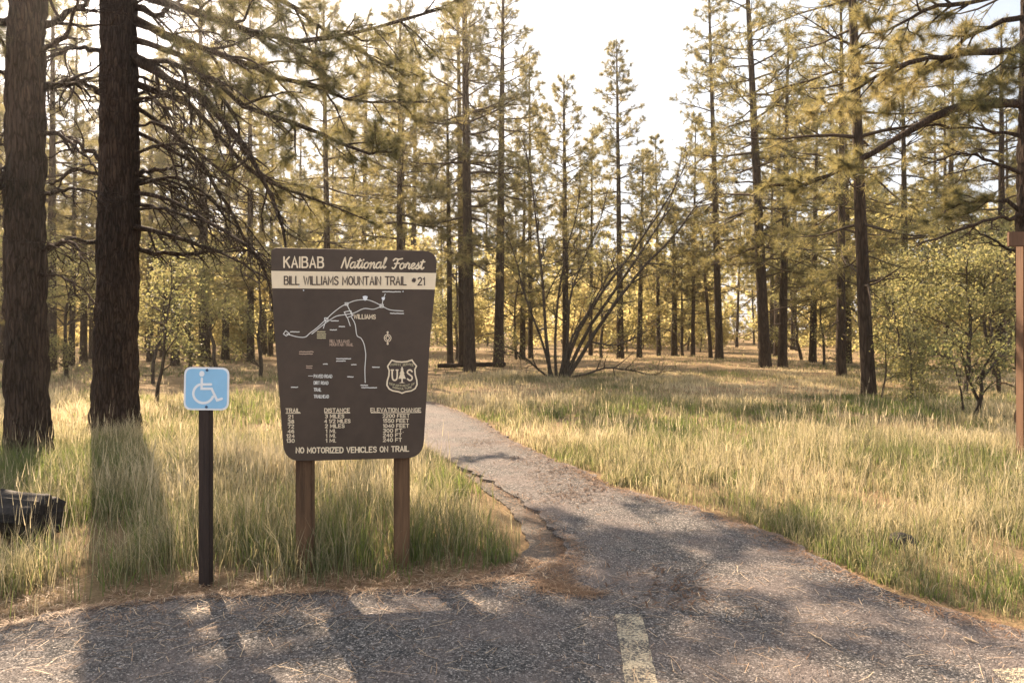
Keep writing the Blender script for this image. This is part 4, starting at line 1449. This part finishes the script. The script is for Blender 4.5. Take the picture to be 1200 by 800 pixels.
L2 = [  # px path, bend, radius, live, forks, fork length
 ([(150, 62), (185, 88), (225, 105), (270, 150), (300, 190), (322, 240), (335, 290)], 1.0, .085, False, 12, 1.0),
 ([(150, 72), (190, 72), (235, 92), (268, 128), (284, 165), (282, 185)], .2, .055, False, 9, .8),
 ([(152, 20), (195, 40), (250, 62), (310, 82), (370, 105), (430, 120), (505, 120)], -.6, .07, True, 13, 1.25),
 ([(152, -10), (220, 12), (300, 38), (370, 48), (450, 30), (520, 10)], .5, .07, True, 12, 1.3),
 ([(150, 45), (200, 60), (240, 90), (300, 130), (360, 150), (430, 180), (460, 178)], 1.3, .06, True, 12, 1.0),
 ([(150, 150), (200, 175), (225, 190), (260, 215), (300, 232)], -.5, .04, False, 7, .8),
 ([(152, 205), (175, 200), (200, 197), (222, 196)], .2, .045, False, 5, .5),
 ([(150, 265), (185, 272), (230, 285), (280, 305), (318, 330)], .8, .05, False, 9, .8),
 ([(148, 285), (185, 298), (240, 296), (310, 292)], -.9, .05, False, 8, .7),
 ([(120, 205), (90, 200), (65, 212), (50, 215)], .6, .04, False, 4, .5),
 ([(118, 110), (95, 98), (70, 102), (45, 105)], 1.2, .045, False, 5, .7),
 ([(118, 60), (90, 55), (60, 66), (20, 72)], .8, .045, False, 5, .8),
 ([(120, 190), (95, 170), (75, 158), (58, 152)], -.6, .04, False, 4, .6),
 ([(150, 225), (190, 232), (250, 262), (300, 300), (318, 345), (322, 400)], .9, .04, False, 9, .6),
 ([(150, 120), (215, 165), (262, 235), (300, 300), (340, 318)], -1.2, .045, False, 9, .9),
 ([(150, 5), (185, 18), (205, 5), (230, -20)], -.5, .06, False, 6, .8),
 ([(118, 285), (90, 280), (60, 290), (25, 310)], 1.5, .035, False, 5, .5),
 ([(150, -30), (240, -30), (330, 0), (420, 60), (480, 90)], -1.8, .07, True, 13, 1.3),
 ([(150, 95), (230, 130), (300, 205), (370, 235), (440, 262)], -1.8, .055, True, 10, .9),
 ([(150, -60), (60, -40), (0, -10), (-40, 20)], 1.0, .06, True, 8, 1.0),
]
for i, (pp, bend, rr_, live, cnt, tl) in enumerate(L2):
    add_limb(big2, px_limb(pp, T2Y, bend, o2), rr_, rng, live, cnt, tl, droop=-.22 if not live else -.12, up=.12, tint=.36)
L1 = [
 ([(45, 105), (70, 96), (95, 88), (130, 70)], -.9, .035, False, 5, .6),
 ([(45, 100), (85, 100), (118, 120)], -1.2, .04, False, 4, .6),
 ([(48, 155), (75, 160), (100, 185), (118, 200)], .6, .03, False, 4, .5),
 ([(15, 90), (0, 84), (-30, 80)], .3, .035, False, 3, .5),
 ([(14, 200), (-5, 215), (-40, 225)], .3, .035, False, 3, .5),
 ([(48, 228), (75, 222), (100, 222), (130, 235)], .8, .025, False, 5, .5),
 ([(12, 25), (-10, 30), (-60, 10)], .3, .05, True, 5, .7),
 ([(48, 30), (75, 22), (110, -10), (140, -40)], -.8, .05, False, 6, .8),
 ([(46, 60), (70, 48), (90, 10), (100, -20)], .8, .035, False, 4, .5),
]
for i, (pp, bend, rr_, live, cnt, tl) in enumerate(L1):
    add_limb(big1, px_limb(pp, T1Y, bend, o1), rr_, rng, live, cnt, tl, droop=-.15, up=.12)
for q_ in range(16):      # thin drooping dead limbs
    y_ = rng.uniform(-10, 300); w_ = rng.uniform(70, 190); dr = rng.uniform(20, 120)
    add_limb(big2, px_limb([(150, y_), (150 + w_ * .35, y_ + rng.uniform(-14, 14)), (150 + w_ * .7, y_ + dr * .45), (150 + w_, y_ + dr)], T2Y, rng.uniform(-2.2, 2.2), o2), rng.uniform(.018, .034), rng, False, int(4 + w_ / 28), rng.uniform(.4, .8), droop=-.25, up=.1)
for q_ in range(10):
    y_ = rng.uniform(-10, 330); w_ = rng.uniform(30, 80); sg = rng.choice([-1, 1])
    add_limb(big1, px_limb([(33 + sg * 14, y_), (33 + sg * (14 + w_ * .5), y_ + rng.uniform(-14, 14)), (33 + sg * (14 + w_), y_ + rng.uniform(-20, 50))], T1Y, rng.uniform(-1.5, 1.0), o1), rng.uniform(.014, .026), rng, False, 5, rng.uniform(.3, .55), droop=-.2, up=.1)
upper_crown(big2, 19, 9.2, 3.2, 501, .3, .55)
upper_crown(big1, 17, 8.5, 2.6, 502, .25, .5)

# near pine at the right edge
T3Y = 11.0
x3 = (1208 - 600) / FPX * T3Y
big3 = thing('pine_tree', 'near pine at the right edge with long arching limbs reaching left', 'pine tree', (x3, T3Y, 0))
obj('trunk', hero_trunk_mesh(15, .20, .15, 9, 0), M['bark'], big3)
o3 = (x3, T3Y, 0)
L3 = [
 ([(1202, 122), (1160, 122), (1110, 130), (1060, 155), (1005, 190), (950, 212), (885, 218)], .2, .085, True, 6, .6, .5),
 ([(1202, 58), (1150, 62), (1105, 66), (1050, 80), (1000, 105), (968, 112)], .9, .06, True, 10, .9, .7),
 ([(1202, 20), (1160, 30), (1110, 60), (1070, 95), (1040, 110)], -.9, .05, True, 9, .8, .5),
 ([(1202, -10), (1150, 0), (1090, 10), (1040, 35), (1010, 40)], .5, .05, True, 10, .9, .6),
 ([(1202, 252), (1160, 258), (1110, 275), (1066, 290)], .6, .04, False, 4, .4, .4),
 ([(1202, 160), (1150, 152), (1090, 148), (1040, 150)], -.8, .035, False, 6, .6, .4),
 ([(1202, 205), (1160, 190), (1130, 180), (1080, 195)], .3, .03, False, 5, .6, .4),
 ([(1202, 250), (1165, 235), (1125, 240), (1100, 252)], -.5, .035, True, 5, .5, .4),
 ([(1205, 40), (1180, 70), (1165, 100), (1140, 130)], 1.2, .04, True, 7, .7, .35),
 ([(1202, 300), (1170, 285), (1140, 268)], -.4, .03, False, 4, .5, .4),
]
for i, (pp, bend, rr_, live, cnt, tl, tn) in enumerate(L3):
    add_limb(big3, px_limb(pp, T3Y, bend, o3), rr_, rng, live, cnt, tl, droop=-.08, up=.22, tint=tn, t0=.62 if i == 0 else .25)
upper_crown(big3, 15, 7.2, 2.6, 503, .2, .55)

# ------------------------------------------------------------------ broadleaf shrubs and trees
def stem_tree(t, stems, rng, leaf_n, leaf_size, spreadv, bark='bark_oak', tint=None, twigs=7, tl=.9):
    """stems: list of (P, r0); one part per stem, leaves in one crown"""
    pts = []
    for P, r0 in stems:
        P = smooth_path(P, 12)
        P[2:] += np.cumsum(rng.normal(0, r0 * .55, (10, 3)), axis=0) * .6
        R = r0 * np.array([1, .92, .85, .78, .7, .62, .54, .46, .38, .3, .22, .14])
        tb = Tubes(); tb.add(P, R, 7)
        tufts = []
        for c in range(twigs):
            tt = .3 + .7 * (c + rng.random()) / twigs
            i = min(int(tt * 11), 10)
            tan = unit(P[i + 1] - P[i])
            d = unit(tan + rng.normal(size=3) * .55 + np.array([0, 0, .12]))
            L = tl * rng.uniform(.5, 1.2) * (1.2 - .5 * tt)
            q = [P[i]]
            for s_ in range(5):
                d = unit(d + rng.normal(size=3) * .2)
                q.append(q[-1] + d * L / 5)
            q = np.array(q); Rq = np.linspace(min(R[i] * .6, .03), .006, 6)
            tb.add(q, Rq, 4)
            twig_set(tb, tufts, q, Rq, rng, 4, .4 * L + .1, True, 1, 1.0, .5)
        obj('stem', tb.mesh('stem'), M[bark], t)
        pts += [tf[0] for tf in tufts]
    pts = np.array(pts)
    if leaf_n:
        k = pts[rng.integers(0, len(pts), leaf_n)] + rng.normal(0, spreadv, (leaf_n, 3))
        obj('leaves', leaves_mesh('leaves', k, leaf_size, rng, tint), M['oak_green'], t, kind='stuff')


rng = np.random.default_rng(88)
FY = 24.4
fo = (at(655, 441, FY).x, FY, 0.0)
forked = thing('forked_shrub', 'multi-stemmed dark shrub fanning out to the right in the meadow centre', 'shrub', fo)
FS = [
 ([(645, 443), (641, 400), (637, 350), (632, 290), (627, 240), (620, 195), (612, 165)], .6, .10),
 ([(656, 443), (664, 400), (668, 350), (680, 310), (700, 262), (712, 215)], -.8, .085),
 ([(660, 443), (675, 392), (700, 345), (727, 308), (757, 264), (785, 220), (800, 185)], .3, .105),
 ([(662, 443), (690, 384), (722, 336), (752, 290), (776, 252), (790, 205), (796, 170)], -.6, .10),
 ([(665, 442), (702, 386), (747, 326), (790, 285), (816, 250), (842, 234)], .9, .11),
 ([(658, 442), (670, 396), (693, 360), (716, 318), (728, 280)], 1.0, .08),
 ([(644, 444), (628, 428), (608, 411), (590, 403)], .5, .065),
 ([(648, 443), (632, 392), (615, 345), (603, 300), (590, 262)], -.7, .075),
 ([(652, 443), (650, 390), (655, 340), (664, 290), (676, 240), (680, 200)], .4, .08),
 ([(640, 350), (652, 322), (668, 300), (690, 290)], .5, .04),
 ([(658, 444), (690, 438), (712, 433), (742, 436), (768, 441), (781, 428)], 1.2, .07),
 ([(690, 400), (722, 405), (742, 396), (770, 382)], -.4, .05),
 ([(716, 318), (740, 305), (765, 310), (790, 320)], .6, .04),
]
stem_tree(forked, [(px_limb(p, FY, b, fo), r * .72) for p, b, r in FS], rng, 3600, .06, .22, tint=.6, twigs=13, tl=1.35)

BY_ = 12.6
so = (at(1142, 492, BY_).x, BY_, 0.0)
sap = thing('oak_sapling', 'small sparse dark-stemmed sapling in the grass at the right near the timber post', 'sapling', so)
stem_tree(sap, [(px_limb(p, BY_, b, so), r) for p, b, r in [
 ([(1140, 497), (1147, 470), (1150, 440), (1158, 415), (1175, 395)], .2, .045),
 ([(1147, 470), (1135, 445), (1128, 420), (1122, 395)], .4, .03),
 ([(1150, 445), (1165, 425), (1180, 408), (1190, 380)], -.4, .028),
 ([(1129, 480), (1122, 440), (1110, 410)], .1, .022)]], rng, 1000, .055, .10, tint=.35, twigs=6, tl=.45)
so2 = (at(1035, 470, 15.8).x, 15.8, 0.0)
sap2 = thing('oak_sapling', 'thin bare sapling just right of the nearest right meadow trunk', 'sapling', so2)
stem_tree(sap2, [(px_limb([(1032, 470), (1038, 440), (1036, 410), (1040, 385)], 15.8, .1, so2), .025)], rng, 130, .05, .08, tint=.4, twigs=5, tl=.4)
so3 = (at(184, 470, 14.5).x, 14.5, 0.0)
sap3 = thing('oak_sapling', 'thin leaning dark sapling between the second big trunk and the wheelchair sign', 'sapling', so3)
stem_tree(sap3, [(px_limb([(183, 475), (186, 450), (197, 410), (200, 370), (206, 330), (204, 300)], 14.5, -.3, so3), .045)], rng, 900, .06, .16, tint=.45, twigs=8, tl=.8)


def oak_meshes(seed, H, r, spread, leaf_n, leaf_size, tint):
    rng = np.random.default_rng(seed)
    tb = Tubes()
    n = 10
    zs = np.linspace(0, 1, n)
    P = np.stack([np.cumsum(rng.normal(0, .06, n)), np.cumsum(rng.normal(0, .06, n)), zs * H * .8 - .1], -1)
    P[:, :2] -= P[0, :2]
    tk = Tubes(); tk.add(P, np.linspace(r * 1.1, r * .25, n), 7)
    ends = []
    for c in range(15):
        i = int(rng.integers(1, n - 1))
        az = rng.uniform(0, 6.28); el = math.radians(rng.uniform(-5, 60))
        d = np.array([math.cos(az) * math.cos(el), math.sin(az) * math.cos(el), math.sin(el)])
        L = spread * rng.uniform(.5, 1.15) * (1.1 - .4 * i / n)
        q = [P[i]]
        for s_ in range(5):
            d = unit(d + rng.normal(size=3) * .2 + np.array([0, 0, .04]))
            q.append(q[-1] + d * L / 5)
        q = np.array(q); R = np.linspace(max(r * .4, .014), .008, 6)
        tb.add(q, R, 4)
        tf = []
        twig_set(tb, tf, q, R, rng, 7, .35 * L, True, 2, 1, .5, 0.0, .2, coarse=True)
        ends += [a[0] for a in tf]
    ends = np.array(ends)
    k = ends[rng.integers(0, len(ends), leaf_n)] + rng.normal(0, .15, (leaf_n, 3))
    return tk.mesh('trunk'), tb.mesh('limbs'), leaves_mesh('crown', k, leaf_size, rng, tint)


def assemble(name, parts, mats, label, cat, loc, rotz, scale, group):
    t = thing(name, label, cat, loc, rotz, group)
    t.scale = scale
    for nm, me, mt in zip(('trunk', 'limbs', 'crown'), parts, mats):
        if not me.materials:
            me.materials.append(mt)
        o = bpy.data.objects.new(nm, me)
        COL.objects.link(o)
        o.parent = t
        if nm != 'trunk':
            o['kind'] = 'stuff'
    return t


OAKM = (M['bark_oak'], M['twig'], M['oak_leaves'])
NEARM = (M['bark_oak'], M['twig'], M['oak_green'])
PINM = (M['bark_far'], M['twig'], M['needles'])
oaks = [oak_meshes(600 + i, H, r, sp, 4200, .13, ti) for i, (H, r, sp, ti) in enumerate([(5.5, .045, 2.1, .52), (4.2, .035, 1.9, .68), (7.0, .055, 2.5, .42), (3.0, .028, 1.6, .58)])]
near_oaks = [oak_meshes(640 + i, H, r, sp, 3800, .08, ti) for i, (H, r, sp, ti) in enumerate([(5.5, .075, 2.1, .62), (4.2, .055, 1.9, .7), (7.0, .09, 2.5, .6), (3.0, .04, 1.6, .65)])]
pines = []
for i, (H, r, hb, sp, dn, ti) in enumerate([(18, .21, 8.0, 3.0, 1.0, .5), (20, .25, 9.5, 3.3, 1.0, .55), (13, .13, 4.5, 2.5, 1.0, .55), (16, .17, 7, 2.8, 1.0, .45)]):
    rg = np.random.default_rng(700 + i)
    tk, lb, tf = pine_parts(H, r, hb, sp, rg, (rg.normal(0, .4), rg.normal(0, .4)), dn, ti, 1.25, 7, sub=1, ksides=7)
    pines.append((tk.mesh('trunk'), lb.mesh('limbs'), needles_mesh('crown', tf, 12, .28, .036, rg)))

# thicket of young oaks on the right, each where the photo shows its crown
THICKET = [
 ('leafy young oak furthest left in the right thicket, beside the nearest meadow trunk', 1052, 20.5, 3, 1.15),
 ('dense yellow-green young oak in the middle of the right thicket', 1085, 19.0, 0, .80),
 ('low bushy young oak in front of the right thicket', 1065, 15.5, 3, .62),
 ('tall leafy oak behind the right thicket, left of the slim thicket pine', 1080, 25.0, 2, .85),
 ('leafy young oak behind the small sapling at the right', 1130, 17.5, 0, .78),
 ('broad young oak beside the timber post', 1170, 18.0, 1, 1.05),
 ('tall oak rising behind the timber post', 1165, 24.0, 2, .95),
 ('leafy oak half hidden behind the timber crossbeam', 1205, 20.0, 0, 1.0),
]
THICKET += [
 ('leafy young oak between the two big left trunks', 78, 24.0, 0, .95),
 ('leafy young oak right of the second big left trunk, nearest one there', 180, 21.0, 1, 1.0),
 ('taller leafy oak behind the wheelchair sign', 222, 27.0, 2, .85),
 ('leafy young oak right above the wheelchair sign', 258, 22.0, 0, .85),
 ('leafy young oak touching the left edge of the trail board', 305, 24.0, 2, .75),
 ('leafy oak at the far left behind the leftmost trunk', 5, 22.0, 0, 1.0),
 ('leafy oak just right of the trail board among the dark trunks', 535, 36.0, 2, .95),
 ('leafy oak behind the left side of the forked shrub', 605, 38.0, 0, 1.2),
 ('leafy oak behind the right side of the forked shrub', 705, 40.0, 2, 1.05),
 ('golden leafy oak left of the lone slim pine', 800, 46.0, 2, 1.15),
 ('golden leafy oak behind the close pair of right meadow pines', 940, 40.0, 0, 1.3),
 ('leafy oak between the right meadow trunks', 965, 33.0, 1, 1.2),
]
rg = np.random.default_rng(900)
for lb_, px_, Y_, k_, s_ in THICKET:
    x = (px_ - 600) / FPX * Y_
    assemble('oak_tree', near_oaks[k_], NEARM, lb_, 'oak tree', (x, Y_, float(ground_z(x, Y_)) - .03), rg.uniform(0, 6.28), (s_, s_, s_ * 1.05), 'young oaks at the meadow edge')

# ------------------------------------------------------------------ the forest behind
def free(x, y, taken, dmin):
    return all((x - a) ** 2 + (y - b) ** 2 > dmin * dmin for a, b in taken)


taken = [((m_[1] - 600) / FPX * on_ground(m_[1], m_[2])[1], on_ground(m_[1], m_[2])[1]) for m_ in MID]
rg = np.random.default_rng(910)
n_p = 0
tries = 0
while n_p < 80 and tries < 6000:
    tries += 1
    Y_ = 36 + 56 * rg.random()
    px_ = rg.uniform(-140, 1340)
    x = (px_ - 600) / FPX * Y_
    if 520 < px_ < 860 and Y_ < 66:
        continue
    if 780 < px_ < 1010 and Y_ < 50:
        continue
    if not free(x, Y_, taken, 2.4):
        continue
    taken.append((x, Y_))
    k_ = int(rg.choice([0, 1, 2, 3], p=[.3, .25, .22, .23]))
    s_ = rg.uniform(.82, 1.2)
    if 630 < px_ < 830:
        s_ *= .9
    assemble('pine_tree', pines[k_], PINM, 'slender pine in the dense forest far beyond the meadow', 'pine tree', (x, Y_, float(ground_z(x, Y_)) - .05), rg.uniform(0, 6.28), (s_, s_, s_ * rg.uniform(.92, 1.1)), 'far forest pines')
    n_p += 1
n_o = 0
tries = 0
while n_o < 235 and tries < 6000:
    tries += 1
    Y_ = 40 + 70 * rg.random() ** .8
    px_ = rg.uniform(-120, 1320)
    x = (px_ - 600) / FPX * Y_
    if 620 < px_ < 1000 and Y_ < 47:
        continue
    if not free(x, Y_, taken, 1.8):
        continue
    taken.append((x, Y_))
    k_ = int(rg.integers(0, 4)); s_ = rg.uniform(1.1, 2.1)
    assemble('oak_tree', oaks[k_], OAKM, 'golden-green leafy undergrowth tree in the far forest', 'oak tree', (x, Y_, float(ground_z(x, Y_)) - .05), rg.uniform(0, 6.28), (s_, s_, s_ * rg.uniform(.9, 1.15)), 'far undergrowth trees')
    n_o += 1

# the wood beyond, read as one mass
rg = np.random.default_rng(920)
nb = 17000
th = rg.uniform(-1.15, 1.15, nb); rad = rg.uniform(122, 134, nb)
x = np.sin(th) * rad; y = np.cos(th) * rad
top = 13 + 9 * vnoise(x, y, 5, 91) + 3 * vnoise(x, y, 1.7, 92)
z = rg.random(nb) ** .85 * top
obj('distant_woods', leaves_mesh('distant_woods', np.stack([x, y, z], -1), 1.25, rg), M['oak_leaves'], kind='stuff', label='dense distant woods closing the view behind the far forest', category='woods')

# ------------------------------------------------------------------ warm evening air
bm = bmesh.new()
box_bm(bm, (-560, -190, -1.4), (560, 640, 33))
hz = obj('haze', bm_mesh('haze', bm), None, kind='stuff')
m, nt, out = mat_new('warm_haze')
pv = N(nt, 'ShaderNodeVolumePrincipled')
pv.inputs['Color'].default_value = (1.0, .95, .88, 1)
pv.inputs['Density'].default_value = .0007
pv.inputs['Anisotropy'].default_value = .8
nt.links.new(pv.outputs[0], out.inputs['Volume'])
hz.data.materials.append(m)
